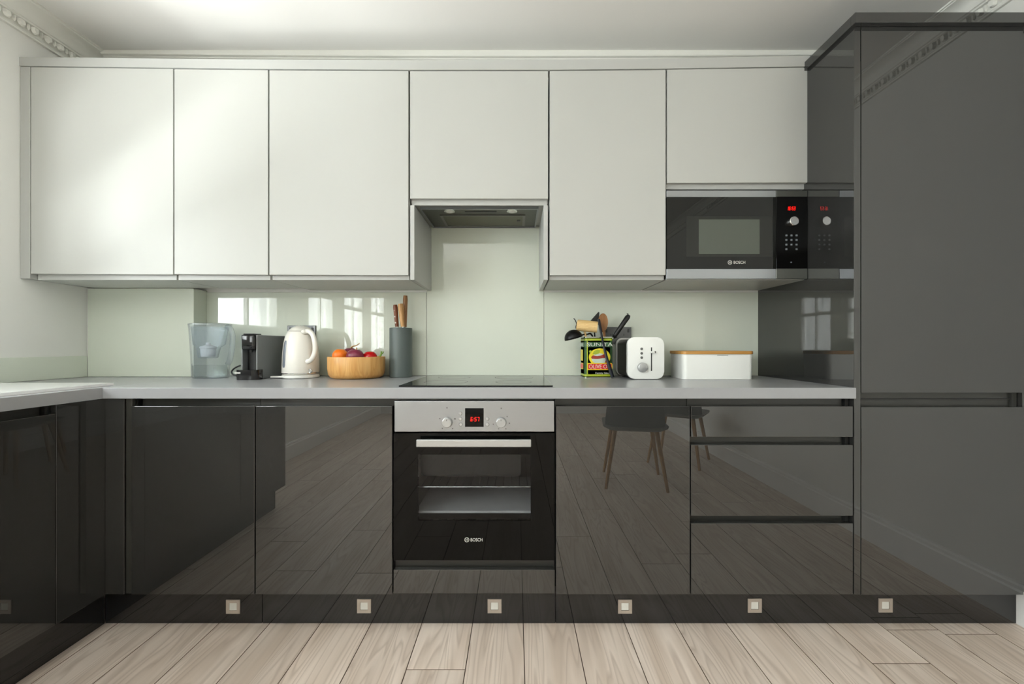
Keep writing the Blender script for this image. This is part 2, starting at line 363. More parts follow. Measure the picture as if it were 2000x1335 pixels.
def led(txt, x, y, z, w, h, parent):
    """red seven-segment clock, digits spread over w, height h"""
    units = sum(0.45 if c == ':' else 1.0 for c in txt); u = w / units; cx = x - w / 2
    for c in txt:
        bm = bmesh.new(); dw = u * 0.68; t = h * 0.13; sl = 0.12
        def seg(xa, xb, za, zb):
            add_box(bm, xa, xb, y - 0.0006, y, za, zb)
        if c == ':':
            for zz in (0.3, 0.7): seg(cx + 0.1 * u, cx + 0.1 * u + t, z - h / 2 + zz * h - t / 2, z - h / 2 + zz * h + t / 2)
            cx += 0.45 * u
        else:
            l, r, b, tp, md = cx, cx + dw, z - h / 2, z + h / 2, z
            d = {'a': (l, r, tp - t, tp), 'g': (l, r, md - t / 2, md + t / 2), 'd': (l, r, b, b + t), 'f': (l, l + t, md, tp), 'b': (r - t, r, md, tp), 'e': (l, l + t, b, md), 'c': (r - t, r, b, md)}
            for s in SEG[c]: seg(*d[s])
            cx += u
        for v in bm.verts: v.co.x += sl * (v.co.z - z)
        link('display_digit', bm, 'red_led', parent)

# ------------------------------------------------------------------ room shell
YF = Y(FRONT_D); WT = 0.15
def grid_wall(us, vs, holes, fn, t0, t1):
    """one solid wall over breakpoints us x vs with rectangular holes; fn(u, v, t) -> point, t0/t1 its two faces"""
    bm = bmesh.new(); cache = {}
    us = sorted(set(us)); vs = sorted(set(vs))
    def V(i, j, t):
        if (i, j, t) not in cache: cache[(i, j, t)] = bm.verts.new(fn(us[i], vs[j], t))
        return cache[(i, j, t)]
    def solid(i, j):
        if not (0 <= i < len(us) - 1 and 0 <= j < len(vs) - 1): return False
        u = (us[i] + us[i + 1]) / 2; v = (vs[j] + vs[j + 1]) / 2
        return not any(a < u < b and c < v < d for a, b, c, d in holes)
    for i in range(len(us) - 1):
        for j in range(len(vs) - 1):
            if not solid(i, j): continue
            for t in (t0, t1): bm.faces.new((V(i, j, t), V(i + 1, j, t), V(i + 1, j + 1, t), V(i, j + 1, t)))
            for (di, dj, a, b) in ((-1, 0, (i, j), (i, j + 1)), (1, 0, (i + 1, j), (i + 1, j + 1)), (0, -1, (i, j), (i + 1, j)), (0, 1, (i, j + 1), (i + 1, j + 1))):
                if not solid(i + di, j + dj): bm.faces.new((V(*a, t0), V(*b, t0), V(*b, t1), V(*a, t1)))
    return bm
struct(link('wall_back', bm_box(LEFT - WT, RIGHT + 0.2, 0.0, 0.15, -0.05, CEIL + 0.05), 'wall'))
holes = [(Y(d0), Y(d1), z0, z1) for d0, d1, z0, z1 in WINS]
wl = struct(link('wall_left', grid_wall([YF - WT, 0.0] + [h[0] for h in holes] + [h[1] for h in holes], [-0.05, CEIL + 0.05] + [h[2] for h in holes] + [h[3] for h in holes], holes, lambda u, v, t: (t, u, v), LEFT, LEFT - WT), 'wall'))
struct(link('wall_right', bm_box(RIGHT, RIGHT + 0.2, YF, 0.0, -0.05, CEIL + 0.05), 'wall'))
fh = list(FWINS)
struct(link('wall_front', grid_wall([LEFT, RIGHT + 0.2] + [h[0] for h in fh] + [h[1] for h in fh], [-0.05, CEIL + 0.05] + [h[2] for h in fh] + [h[3] for h in fh], fh, lambda u, v, t: (u, t, v), YF, YF - WT), 'wall'))
struct(link('ceiling', bm_box(LEFT, RIGHT, YF, 0.0, CEIL, CEIL + 0.1), 'ceiling'))
# boxed-out corner behind the jug: nearer wall face
DBOX = 2.041; XBOX = X(403, 2.119)
struct(link('wall_corner', bm_box(LEFT, XBOX - 0.006, Y(DBOX), 0.0, 0.91, 1.349), 'wall'))

def window(n, axis, a0, a1, z0, z1, panes_wide):
    """sash window: outer frame, two sashes with meeting rail, glazing bars, panes"""
    def bx(a, b, c, d, t0, t1):
        bm = bmesh.new()
        if axis == 'x': add_box(bm, LEFT - t1, LEFT - t0, a, b, c, d)
        else: add_box(bm, a, b, YF - t1, YF - t0, c, d)
        return bm
    us = [a0, a0 + 0.05, a1 - 0.05, a1]; vs = [z0, z0 + 0.07, (z0 + z1) / 2 - 0.025, (z0 + z1) / 2 + 0.025, z1 - 0.06, z1]
    hol = [(us[1], us[2], vs[1], vs[2]), (us[1], us[2], vs[3], vs[4])]
    fn = (lambda u, v, t: (LEFT - t, u, v)) if axis == 'x' else (lambda u, v, t: (u, YF - t, v))
    w = struct(link('window_%d' % n, grid_wall(us, vs, hol, fn, 0.03, 0.08), 'gloss_white'))
    for (h0, h1, h2, h3) in hol:
        for k in range(1, panes_wide):
            c = h0 + (h1 - h0) * k / panes_wide
            link('glazing_bar', bx(c - 0.011, c + 0.011, h2, h3, 0.035, 0.065), 'gloss_white', w)
        for k in range(panes_wide):
            p0 = h0 + (h1 - h0) * k / panes_wide; p1 = h0 + (h1 - h0) * (k + 1) / panes_wide
            link('pane', bx(p0 + 0.001, p1 - 0.001, h2 + 0.001, h3 - 0.001, 0.066, 0.070), 'pane', w)
    link('window_sill', bx(a0 - 0.0, a1 + 0.0, z0, z0 + 0.03, -0.02, 0.03), 'gloss_white', w)
for i, (d0, d1, z0, z1) in enumerate(WINS): window(i + 1, 'x', Y(d0), Y(d1), z0, z1, 2)
for i, (x0, x1, z0, z1) in enumerate(FWINS): window(i + 1 + len(WINS), 'y', x0, x1, z0, z1, 2)

# floor: base slab and single planks
fl = struct(link('floor', bm_box(LEFT, RIGHT, YF, 0.0, -0.06, -0.0095), 'screed', at=(0, 0, 0)))
PWID = 0.1945; seam0 = X(1022, 1.574)
k0 = math.floor((LEFT - seam0) / PWID); k1 = math.ceil((RIGHT - seam0) / PWID)
# joints seen in the photograph: (seam px left of the plank, joint depth)
JOINT = {}
for px, py in ((825, 1307), (1615, 1295), (1820, 1238)):
    D = EYE * F / (py - VY); JOINT[round((X(px, 1.574) - seam0) / PWID)] = Y(D)
PL = 1.29
def plank(x0, x1, y0, y1):
    o = link('plank', bm_box(x0 + 0.0008, x1 - 0.0008, y0 + 0.0007, y1 - 0.0007, -0.009, 0.0, 0.0008, 1), 'floor_wood', fl)
    o.data.materials.append(M['plank_core'])
    for p in o.data.polygons:
        if p.normal.z < 0.9: p.material_index = 1
    c = Vector(((x0 + x1) / 2, (y0 + y1) / 2, 0)); o.data.transform(Matrix.Translation(-c)); o.location = c
for k in range(k0, k1 + 1):
    x0 = max(LEFT + 0.001, seam0 + k * PWID); x1 = min(RIGHT - 0.001, seam0 + (k + 1) * PWID)
    if x1 - x0 < 0.012: continue
    j = JOINT.get(k, None)
    if j is None: j = Y(1.30) - random.uniform(0.15, 1.1)
    ys = [j]
    while ys[-1] < 0: ys.append(ys[-1] + PL)
    while ys[0] > YF: ys.insert(0, ys[0] - PL)
    for a, b in zip(ys, ys[1:]):
        a, b = max(a, YF), min(b, -0.001)
        if b - a > 0.02: plank(x0, x1, a, b)

# coving with carved band; left and right walls
CB = 2.41
COVE = [(0, 0), (0.012, 0), (0.015, 0.005), (0.013, 0.011), (0.010, 0.013), (0.018, 0.044), (0.030, 0.046), (0.033, 0.051), (0.039, 0.053), (0.042, 0.058), (0.044, 0.068), (0.050, 0.080), (0.061, 0.090), (0.076, 0.096), (0.092, 0.0985), (0.094, 0.102), (0.100, 0.103), (0.100, 0.110), (0, 0.110)]
def coving(name, fn, t0, t1, orn0, orn1, flip):
    c = struct(link(name, bm_run(COVE, t0, t1, fn), 'plaster', smooth=30))
    def leaf(kind):
        bm = bmesh.new()
        if kind == 0:   # broad rounded tongue
            prof = [(-0.013, 0.0), (-0.014, 0.016), (-0.009, 0.026), (0, 0.029), (0.009, 0.026), (0.014, 0.016), (0.013, 0.0)]
        else: prof = [(-0.004, 0.0), (-0.005, 0.018), (0, 0.027), (0.005, 0.018), (0.004, 0.0)]
        base = [bm.verts.new((0.0, a, -b)) for a, b in prof]; top = [bm.verts.new((0.012 if kind == 0 else 0.008, a * 0.55, -b * 0.8 - 0.002)) for a, b in prof]
        bm.faces.new(base); bm.faces.new(top[::-1]); n = len(prof)
        for i in range(n): bm.faces.new((base[i], top[i], top[(i + 1) % n], base[(i + 1) % n]))
        bmesh.ops.recalc_face_normals(bm, faces=bm.faces)
        me = bpy.data.meshes.new('carved_leaf'); bm.to_mesh(me); bm.free(); me.materials.append(M['plaster']); return me
    m0, m1 = leaf(0), leaf(1)
    t = orn0; i = 0
    while t < orn1:
        for me, dt, nm in ((m0, 0.0, 'carved_leaf'), (m1, 0.025, 'carved_dart')):
            o = bpy.data.objects.new(nm, me); COL.objects.link(o); o.parent = c
            p = Vector(fn(0.0185, 0.0435, t + dt)); o.location = p - c.location
            o.rotation_euler = (0, -0.15 if not flip else 0.15, PI if flip else 0)
        t += 0.050
    return c
coving('trim_1', lambda u, v, t: (LEFT + u, t, CB + v), YF, Y(DBOX) + 0.15 - 0.07, Y(0.9), Y(2.0), False)
coving('trim_2', lambda u, v, t: (RIGHT - u, t, CB + v), YF, -0.0, Y(-0.6), Y(2.05), True)
# plain back coving: bead under the ceiling sagging a little with the old house
def sag(px): return 7.0 * (1 - ((px - 1000) / 950.0) ** 2)
DB_ = 2.02
bm = bmesh.new(); rings = []
for i in range(17):
    px = 196 + (1760 - 196) * i / 16; x = X(px, DB_); s = -sag(px) * DB_ / F
    pr = [(2.035, 2.43), (2.035, 2.488), (2.024, 2.494), (2.02, 2.500), (2.02, 2.5195), (2.12, 2.5195), (2.12, 2.43)]
    zt = Z(94.5 + sag(px), DB_)
    prof = [(2.12, zt - 0.09), (2.10, zt - 0.06), (2.06, zt - 0.035), (2.035, zt - 0.026), (2.033, zt - 0.021), (2.022, zt - 0.019), (2.02, zt - 0.014), (2.02, zt - 0.003), (2.024, zt), (2.024, CEIL), (2.12, CEIL)]
    rings.append([bm.verts.new((x, Y(d), z)) for d, z in prof])
for A, B in zip(rings, rings[1:]):
    for k in range(len(A)): bm.faces.new((A[k], A[(k + 1) % len(A)], B[(k + 1) % len(A)], B[k]))
bm.faces.new(rings[0]); bm.faces.new(rings[-1][::-1])
struct(link('trim_3', bm, 'plaster'))
# skirting on the right wall and behind the camera
SK = [(0, 0), (0.018, 0), (0.018, 0.125), (0.014, 0.133), (0.013, 0.145), (0.008, 0.153), (0, 0.156)]
struct(link('baseboard_right', bm_run(SK, YF, Y(1.66), lambda u, v, t: (RIGHT - u, t, v)), 'gloss_white'))
struct(link('baseboard_front', bm_run(SK, LEFT, RIGHT - 0.02, lambda u, v, t: (t, YF + u, v)), 'gloss_white'))
struct(link('baseboard_left', bm_run(SK, YF + 0.02, Y(0.28), lambda u, v, t: (LEFT + u, t, v)), 'gloss_white'))

# ------------------------------------------------------------------ splashbacks (back-painted glass)
DG = 2.119
ZW = 0.911
ZU = 1.349                     # underside of the wall cabinets
def glass(x0, x1, y0, y1, z0, z1, label):
    return tag(link('glass_splashback', bm_box(x0, x1, y0, y1, z0, z1, 0.0006, 1), 'splash'), label, 'splashback')
glass(LEFT + 0.008, X(378, 2.035), Y(2.035), Y(DBOX - 0.0005), ZW, ZU - 0.002, 'pale glass splashback panel on the boxed-out corner left of the water jug')
glass(XBOX - 0.0055, XBOX + 0.0005, Y(2.0355), -0.0005, ZW, ZU - 0.004, 'narrow glass return strip behind the water filter jug')
glass(XBOX + 0.001, X(832.3, DG), Y(DG), -0.0005, ZW, ZU - 0.010, 'pale green glass splashback behind kettle and wooden bowl, with window reflections')
glass(X(833.5, DG), X(1061.7, DG), Y(DG), -0.0005, ZW, Z(446, DG) + 0.01, 'tall glass splashback panel between hob and extractor hood')
glass(X(1062.8, DG), X(1481, DG), Y(DG), -0.0005, ZW, ZU - 0.010, 'pale green glass splashback behind toaster and bread bin')
tag(link('glass_upstand', bm_box(LEFT + 0.0005, LEFT + 0.0065, Y(0.33), Y(2.034), ZW, 1.014, 0.0006, 1), 'splash'), 'low pale glass upstand on the left wall above the sink', 'upstand')

# ------------------------------------------------------------------ wall cabinets
DU = 1.763; DR = 1.785
UG = 'light grey handleless wall cabinets'
UPPER = [ # x px left/right, top y left/right, bottom y left/right, label
    (60.5, 338.0, 130.8, 134.2, 534.3, 536.0, 'tall light grey wall cabinet nearest the left wall'),
    (340.5, 523.2, 134.8, 136.5, 535.2, 536.5, 'narrow tall light grey wall cabinet, second from the left wall'),
    (526.0, 797.5, 137.0, 138.5, 536.3, 537.4, 'tall light grey wall cabinet just left of the extractor hood'),
    (801.0, 1070.5, 138.8, 138.8, 387.5, 387.8, 'short light grey wall cabinet above the extractor hood'),
    (1073.8, 1300.3, 138.6, 136.2, 537.4, 536.6, 'tall light grey wall cabinet between extractor hood and microwave'),
    (1303.2, 1579.3, 135.8, 131.6, 357.0, 356.0, 'short light grey wall cabinet above the microwave')]
for i, (xl, xr, tl, tr, bl, br, lab) in enumerate(UPPER):
    x0, x1 = X(xl, DU), X(xr, DU)
    g = thing('wall_cabinet', lab, 'cabinet', ((x0 + x1) / 2, -0.18, Z(bl, DU)), UG)
    pts = [(x0, Z(bl, DU)), (x1, Z(br, DU)), (x1, Z(tr, DU)), (x0, Z(tl, DU))]
    link('door', bm_prism(pts, Y(DU), Y(DU + 0.019), 0.0012, 2), 'upper', g)
    zt = Z((tl + tr) / 2, DU) + 0.004
    c0, c1 = x0 - 0.0015, x1 + 0.0015
    yb = -0.007 if i > 0 else -0.086
    if i in (0, 1, 2, 4):
        link('carcass', bm_box(c0 + 0.0005, c1 - 0.0005, Y(DR + 0.004), yb if i != 1 else -0.086, ZU + 0.0005, zt, 0.0008, 1), 'carcass', g)
        link('bottom_rail', bm_box(c0 + (0.018 if i == 0 else 0.003), c1 - 0.002, Y(DR - 0.002), Y(DR + 0.0035), ZU, Z((bl + br) / 2, DU) + 0.012, 0.0008, 1), 'upper_edge', g)
    elif i == 3:
        link('carcass', bm_box(c0, c1, Y(DR + 0.004), yb, Z(446, DG) + 0.0135, zt, 0.0008, 1), 'carcass', g)
        link('bottom_rail', bm_box(c0 + 0.004, c1 - 0.004, Y(DR - 0.002), Y(DR + 0.0035), Z(401.2, DR), Z(389, DR) + 0.012, 0.0008, 1), 'upper_edge', g)
    else:
        link('carcass', bm_box(c0, c1 - 0.002, Y(DR + 0.004), yb, Z(370.0, DR), zt, 0.0008, 1), 'carcass', g)
        link('bottom_rail', bm_box(c0 + 0.002, X(1574.5, DR), Y(DR - 0.002), Y(DR + 0.0035), Z(369.8, DR), Z(358, DR) + 0.012, 0.0008, 1), 'upper_edge', g)
        link('microwave_shelf', bm_box(c0 + 0.004, X(1573, DR), Y(DR - 0.004), yb, ZU, ZU + 0.0165, 0.0008, 1), 'upper_edge', g)
    if i == 2: link('end_panel', bm_box(X(801, DU) + 0.0003, X(809.3, DU), Y(DU + 0.001), -0.0065, Z(546.3, DU), Z(400.3, DU), 0.001, 2), 'upper_edge', g)
    if i == 4: link('end_panel', bm_box(X(1061.8, DU), X(1070.2, DU) , Y(DU + 0.001), -0.0065, Z(546.3, DU), Z(400.3, DU), 0.001, 2), 'upper_edge', g)
# filler strip at the left wall
tag(link('filler_strip', bm_box(X(39.5, DU), X(58.7, DU), Y(DU), -0.086, Z(543.5, DU), Z(130, DU), 0.001, 2), 'upper_edge'), 'narrow grey vertical filler strip between wall cabinets and left wall', 'filler')
# cornice along the wall cabinets, sagging slightly in the middle
bm = bmesh.new(); rings = []
TOP = [(36.5, 111.2, 128.4), (200, 112.8, 130.4), (340, 114.6, 132.2), (525, 116.3, 134.4), (800, 117.4, 136.2), (1072, 116.2, 136.2), (1300, 113.4, 133.8), (1450, 110.8, 131.4), (1581.8, 108.4, 129.2)]
for px, yt, yb in TOP:
    x = X(px, DU - 0.002); a, b = Z(yt, DU - 0.002), Z(yb, DU - 0.002)
    rings.append([bm.verts.new((x, y, z)) for y, z in ((Y(DU - 0.002), b), (Y(DU - 0.002), a), (Y(DU + 0.05), a), (Y(DU + 0.05), b))])
for A, B in zip(rings, rings[1:]):
    for k in range(4): bm.faces.new((A[k], A[(k + 1) % 4], B[(k + 1) % 4], B[k]))
bm.faces.new(rings[0]); bm.faces.new(rings[-1][::-1])
bmesh.ops.bevel(bm, geom=[e for e in bm.edges if e.calc_face_angle(0) > 1.0], offset=0.001, segments=2, affect='EDGES')
tag(link('cornice_strip', bm, 'upper_edge'), 'long light grey cornice strip along the tops of the wall cabinets', 'cornice')

# ------------------------------------------------------------------ extractor hood
ZH = Z(446, DG)
hx0, hx1 = X(820, 1.818), X(1052, 1.818); hy0, hy1 = Y(1.818), -0.012
hood = thing('extractor_hood', 'built-in brushed steel extractor hood under the short wall cabinet above the hob', 'hood', ((hx0 + hx1) / 2, -0.15, ZH), None)
def tray():
    bm = bmesh.new(); t = 0.006; h = 0.010
    us = [hx0, hx0 + t, hx1 - t, hx1]; vs = [hy0, hy0 + t, hy1 - t, hy1]
    return grid_wall(us, vs, [(us[1], us[2], vs[1], vs[2])], lambda u, v, tt: (u, v, tt), ZH, ZH + 0.012)
link('rim', tray(), 'steel', hood)
link('underside', bm_box(hx0 + 0.006, hx1 - 0.006, hy0 + 0.006, hy1 - 0.006, ZH + 0.006, ZH + 0.0105), 'hood_under', hood)
fx0, fx1 = X(860, 1.93), X(1026, 1.93); fy0, fy1 = Y(1.915), Y(2.085)
flt = link('filter_frame', grid_wall([fx0, fx0 + 0.012, fx1 - 0.012, fx1], [fy0, fy0 + 0.010, fy1 - 0.010, fy1], [(fx0 + 0.012, fx1 - 0.012, fy0 + 0.010, fy1 - 0.010)], lambda u, v, t: (u, v, t), ZH + 0.0015, ZH + 0.006), 'hood_steel', hood)
link('grease_mesh', bm_box(fx0 + 0.012, fx1 - 0.012, fy0 + 0.010, fy1 - 0.010, ZH + 0.003, ZH + 0.0058), 'mesh', flt)
link('latch', bm_box(fx1 - 0.040, fx1 - 0.022, Y(1.985), Y(2.012), ZH + 0.001, ZH + 0.003, 0.001, 1), 'black', flt)
for px in (878, 1000):
    c = (X(px, 1.86), Y(1.86), ZH + 0.006)
    l = link('spotlight', bm_lathe([(0.0, -0.004), (0.020, -0.004), (0.024, -0.003), (0.025, 0.0)], c, 24), 'chrome', hood, smooth=40)
    link('lamp_lens', bm_lathe([(0.0, -0.0055), (0.012, -0.0055), (0.0165, -0.004)], c, 24), 'lamp_glass', l, smooth=40)
link('control_slot', bm_box(X(908, 1.87), X(970, 1.87), Y(1.862), Y(1.882), ZH + 0.004, ZH + 0.006), 'black', hood)

# ------------------------------------------------------------------ microwave
DM = 1.760
mx0, mx1, mz0, mz1 = X(1302.0, DM), X(1577.0, DM), Z(544.0, DM), Z(371.8, DM)
mw = thing('microwave', 'built-in microwave with black glass door and steel trim, red clock lit', 'microwave', ((mx0 + mx1) / 2, -0.15, mz0))
link('casing', bm_box(mx0 + 0.006, mx1 - 0.003, Y(DM + 0.016), -0.03, mz0 + 0.004, mz1 - 0.004), 'seam', mw)
xd = X(1515.5, DM)
link('top_trim', bm_box(mx0, xd, Y(DM), Y(DM + 0.015), Z(384.8, DM) + 0.0003, mz1, 0.0006, 1), 'steel', mw)
link('bottom_trim', bm_box(mx0, xd, Y(DM), Y(DM + 0.015), mz0, Z(524.8, DM) - 0.0003, 0.0006, 1), 'steel', mw)
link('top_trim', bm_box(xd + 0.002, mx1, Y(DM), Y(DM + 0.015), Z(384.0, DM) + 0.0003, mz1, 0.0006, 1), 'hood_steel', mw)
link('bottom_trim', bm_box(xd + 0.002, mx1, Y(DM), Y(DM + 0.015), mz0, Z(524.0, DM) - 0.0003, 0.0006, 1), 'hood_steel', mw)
md = link('door', bm_box(mx0, xd, Y(DM - 0.001), Y(DM + 0.015), Z(524.8, DM), Z(384.8, DM), 0.0006, 1), 'grey_glass', mw)
link('window_border', bm_box(X(1340, DM), X(1508, DM), Y(DM - 0.0016), Y(DM - 0.0009), Z(501.5, DM), Z(422.5, DM)), 'mw_frame', md)
link('window', bm_box(X(1364.5, DM), X(1483, DM), Y(DM - 0.0022), Y(DM - 0.0015), Z(496, DM), Z(428.5, DM)), 'mw_window', md)
text('lettering', 'BOSCH', X(1443.8, DM), Y(DM - 0.0016), Z(512.2, DM), 22.5 * DM / F, 5.8 * DM / F, 'print_white', md)
def ring_logo(px, py, D, r, parent, m='print_white'):
    c = (X(px, D), Y(D), Z(py, D))
    l = link('emblem_ring', bm_lathe([(r, 0), (r, -0.0005), (r * 0.84, -0.0005), (r * 0.84, 0)], c, 28, 'Y', close=False), m, parent)
    bm = bmesh.new(); t = r * 0.16
    for s in (-1, 1): add_box(bm, c[0] + s * r * 0.38 - t / 2, c[0] + s * r * 0.38 + t / 2, c[1] - 0.0005, c[1], c[2] - r * 0.74, c[2] + r * 0.74)
    add_box(bm, c[0] - r * 0.38, c[0] + r * 0.38, c[1] - 0.0005, c[1], c[2] - t / 2, c[2] + t / 2)
    link('emblem_anchor', bm, m, l)
ring_logo(1425.6, 512.2, DM - 0.0016, 4.2 * DM / F, md)
mp_ = link('control_panel', bm_box(xd + 0.002, mx1, Y(DM - 0.0006), Y(DM + 0.015), Z(524.0, DM), Z(384.0, DM), 0.0006, 1), 'black_glass', mw)
led('16:53', X(1545.8, DM), Y(DM - 0.0008), Z(407, DM), 17 * DM / F, 7 * DM / F, mp_)
kc = (X(1546.5, DM), Y(DM - 0.0006), Z(433.5, DM))
kn = link('knob', bm_lathe([(0.0225, 0), (0.0225, -0.004), (0.0205, -0.012), (0.0195, -0.0165), (0.017, -0.018), (0, -0.018)], kc, 36, 'Y'), 'chrome', mw, smooth=30)
for r in range(4):
    for c in range(3):
        if r == 3 and c == 1: continue
        px = 1535.6 + 9.9 * c; py = 459.5 + 9.0 * r
        link('key', bm_box(X(px - 1.9, DM), X(px + 1.9, DM), Y(DM - 0.0011), Y(DM - 0.0006), Z(py + 1.7, DM), Z(py - 1.7, DM), 0.0008, 1), 'key_print', mp_)
link('key', bm_box(X(1543.5, DM), X(1546.5, DM), Y(DM - 0.0011), Y(DM - 0.0006), Z(513.2, DM), Z(511, DM), 0.0005, 1), 'key_print', mp_)

# ------------------------------------------------------------------ base cabinets, back run
DB = 1.519; ZB = 0.150; ZT = 0.870; TH = 0.020
ZD = Z(793.0, DB)              # top of doors
ZDB = Z(1160.0, DB)            # bottom of doors
CH = 'dark_in'
def channel(x0, x1, z0, z1, parent, D=DB + 0.034):
    link('handle_channel', bm_box(x0, x1, Y(D), Y(D + 0.006), z0, z1), CH, parent)
def carcass(x0, x1, parent, z1=ZT - 0.001):
    link('carcass', bm_box(x0 + 0.0005, x1 - 0.0005, Y(DB + 0.041), -0.03, ZB + 0.002, z1), 'seam', parent)
def front(name, x0, x1, z0, z1, parent, D=DB, m='dark'):
    return link(name, bm_box(x0, x1, Y(D), Y(D + TH), z0, z1, 0.0013, 2), m, parent)
BG = 'graphite gloss base units along the back wall'
# corner post between the two runs
XL = X(205, DB)
cp = thing('corner_post', 'narrow dark gloss corner post where the two base runs meet', 'filler', (XL + 0.03, Y(DB) + 0.02, ZB))
link('panel', bm_box(XL + 0.0005, X(242.5, DB), Y(DB), Y(DB + TH), ZDB, ZT - 0.0015, 0.001, 2), 'dark', cp)
link('edge_strip', bm_box(X(244.0, DB), X(255.8, DB), Y(DB + 0.004), Y(DB + TH), ZDB, ZT - 0.0015, 0.001, 1), 'dark_in', cp)
def door_unit(xl, xr, label):
    x0, x1 = X(xl, DB), X(xr, DB)
    g = thing('base_cabinet', label, 'cabinet', ((x0 + x1) / 2, -0.3, ZB), BG)
    front('door', x0, x1, ZDB, ZD, g); carcass(x0 - 0.0015, x1 + 0.0015, g)
    channel(x0 + 0.012 if xl < 300 else x0 - 0.001, x1 + 0.001, ZD - 0.03, ZT - 0.002, g)
    if xl < 300: link('gable', bm_box(x0, x0 + 0.004, Y(DB + 0.022), Y(DB + 0.04), ZD - 0.02, ZT - 0.002), 'seam', g)
    return g
door_unit(256.8, 497.0, 'dark gloss base cabinet beside the corner, left of the other plain door')
door_unit(499.2, 766.0, 'dark gloss base cabinet door just left of the oven')
door_unit(1086.0, 1347.3, 'dark gloss base cabinet door just right of the oven, with chair legs reflected')
# drawer unit
x0, x1 = X(1349.8, DB), X(1665.8, DB)
g = thing('drawer_cabinet', 'dark gloss three-drawer base cabinet beside the tall unit', 'cabinet', ((x0 + x1) / 2, -0.3, ZB), BG)
carcass(x0 - 0.0015, x1 + 0.0015, g)
for (a, b) in ((793.3, 853.0), (868.5, 1007.0), (1021.5, 1160.0)): front('drawer_front', x0, x1, Z(b, DB), Z(a, DB), g)
for (a, b) in ((779.5, 800), (852, 875), (1005, 1028)):
    channel(x0 - 0.001, x1 - 0.014, Z(b, DB), min(Z(a, DB), ZT - 0.002), g)
    link('gable', bm_box(x1 - 0.012, x1, Y(DB + 0.022), Y(DB + 0.04), Z(b, DB), min(Z(a, DB), ZT - 0.002)), 'seam', g)
# oven housing
ox0, ox1 = X(768.3, DB), X(1083.7, DB)
g = thing('oven_cabinet', 'dark gloss oven housing with a shallow panel under the oven', 'cabinet', ((ox0 + ox1) / 2, -0.3, ZB), BG)
front('drawer_front', ox0 + 0.0005, ox1 - 0.0005, Z(1158.3, DB), Z(1112.0, DB), g)
channel(ox0, ox1, Z(1116, DB), Z(1096.5, DB), g, DB + 0.026)
link('shelf', bm_box(ox0 - 0.0005, ox1 + 0.0005, Y(DB + 0.034), -0.03, ZB + 0.002, Z(1099, DB)), 'seam', g)
link('top_rail', bm_box(ox0 + 0.001, ox1 - 0.001, Y(DB + 0.018), Y(DB + 0.05), Z(782.0, DB), ZT - 0.0015), 'dark_in', g)

# ------------------------------------------------------------------ oven
DO = 1.514
ov = thing('oven', 'built-in electric oven with black glass door and steel control panel', 'oven', ((ox0 + ox1) / 2, -0.3, Z(1094, DO)))
ax0, ax1 = X(770.3, DO), X(1082.3, DO)
cpn = link('control_panel', bm_box(ax0, ax1, Y(DO), Y(DO + 0.022), Z(842.6, DO), Z(782.8, DO), 0.0012, 2), 'steel', ov)
dx0, dx1 = X(768.8, DO), X(1083.0, DO); dz0, dz1 = Z(1093.5, DO), Z(845.5, DO)
wx0, wx1, wz0, wz1 = X(816, DO), X(1036.5, DO), Z(1016.5, DO), Z(887, DO)
dr = link('door', grid_wall([dx0, wx0, wx1, dx1], [dz0, wz0, wz1, dz1], [(wx0, wx1, wz0, wz1)], lambda u, v, t: (u, t, v), Y(DO), Y(DO + 0.02)), 'black_glass', ov)
link('window_glass', bm_box(wx0, wx1, Y(DO + 0.0004), Y(DO + 0.005), wz0, wz1), 'window_tint', dr)
link('bottom_edge', bm_box(dx0 + 0.002, dx1 - 0.002, Y(DO + 0.002), Y(DO + 0.02), dz0 - 0.004, dz0 - 0.0004), 'black', dr)
# cavity: five-sided liner behind the window
cx0, cx1, cz0, cz1, cy0, cy1 = wx0 - 0.03, wx1 + 0.02, wz0 - 0.045, wz1 + 0.05, Y(DO + 0.024), -0.12
bm = bmesh.new(); add_box(bm, cx0, cx1, cy0, cy1, cz0, cz1)
for f in [f for f in bm.faces if abs(f.calc_center_median().y - cy0) < 1e-4]: bm.faces.remove(f)
bmesh.ops.solidify(bm, geom=bm.faces[:], thickness=-0.006)
link('cavity', bm, 'enamel', ov)
zr = Z(951, DO + 0.05)
rk = link('oven_rack', bm_tube([(cx0 + 0.01, cy0 + 0.03, zr), (cx1 - 0.01, cy0 + 0.03, zr)], 0.003, 8), 'chrome', ov)
for k in range(14):
    xx = cx0 + 0.03 + (cx1 - cx0 - 0.06) * k / 13
    link('rack_wire', bm_tube([(xx, cy0 + 0.03, zr), (xx, cy1 - 0.03, zr)], 0.0015, 6), 'chrome', rk)
link('baking_tray', bm_box(cx0 + 0.01, cx1 - 0.01, cy0 + 0.03, cy1 - 0.03, Z(1003, DO + 0.05), Z(998, DO + 0.05), 0.002, 1), 'enamel', ov)
link('heat_shield', bm_prism([(x - 0.018 + (wx0 + wx1) / 2, z + (Z(885, DO) + Z(937, DO)) / 2) for x, z in rrect(0, 0, 0.19, 0.05, 0.012)], Y(DO + 0.05), Y(DO + 0.06)), 'black', ov)
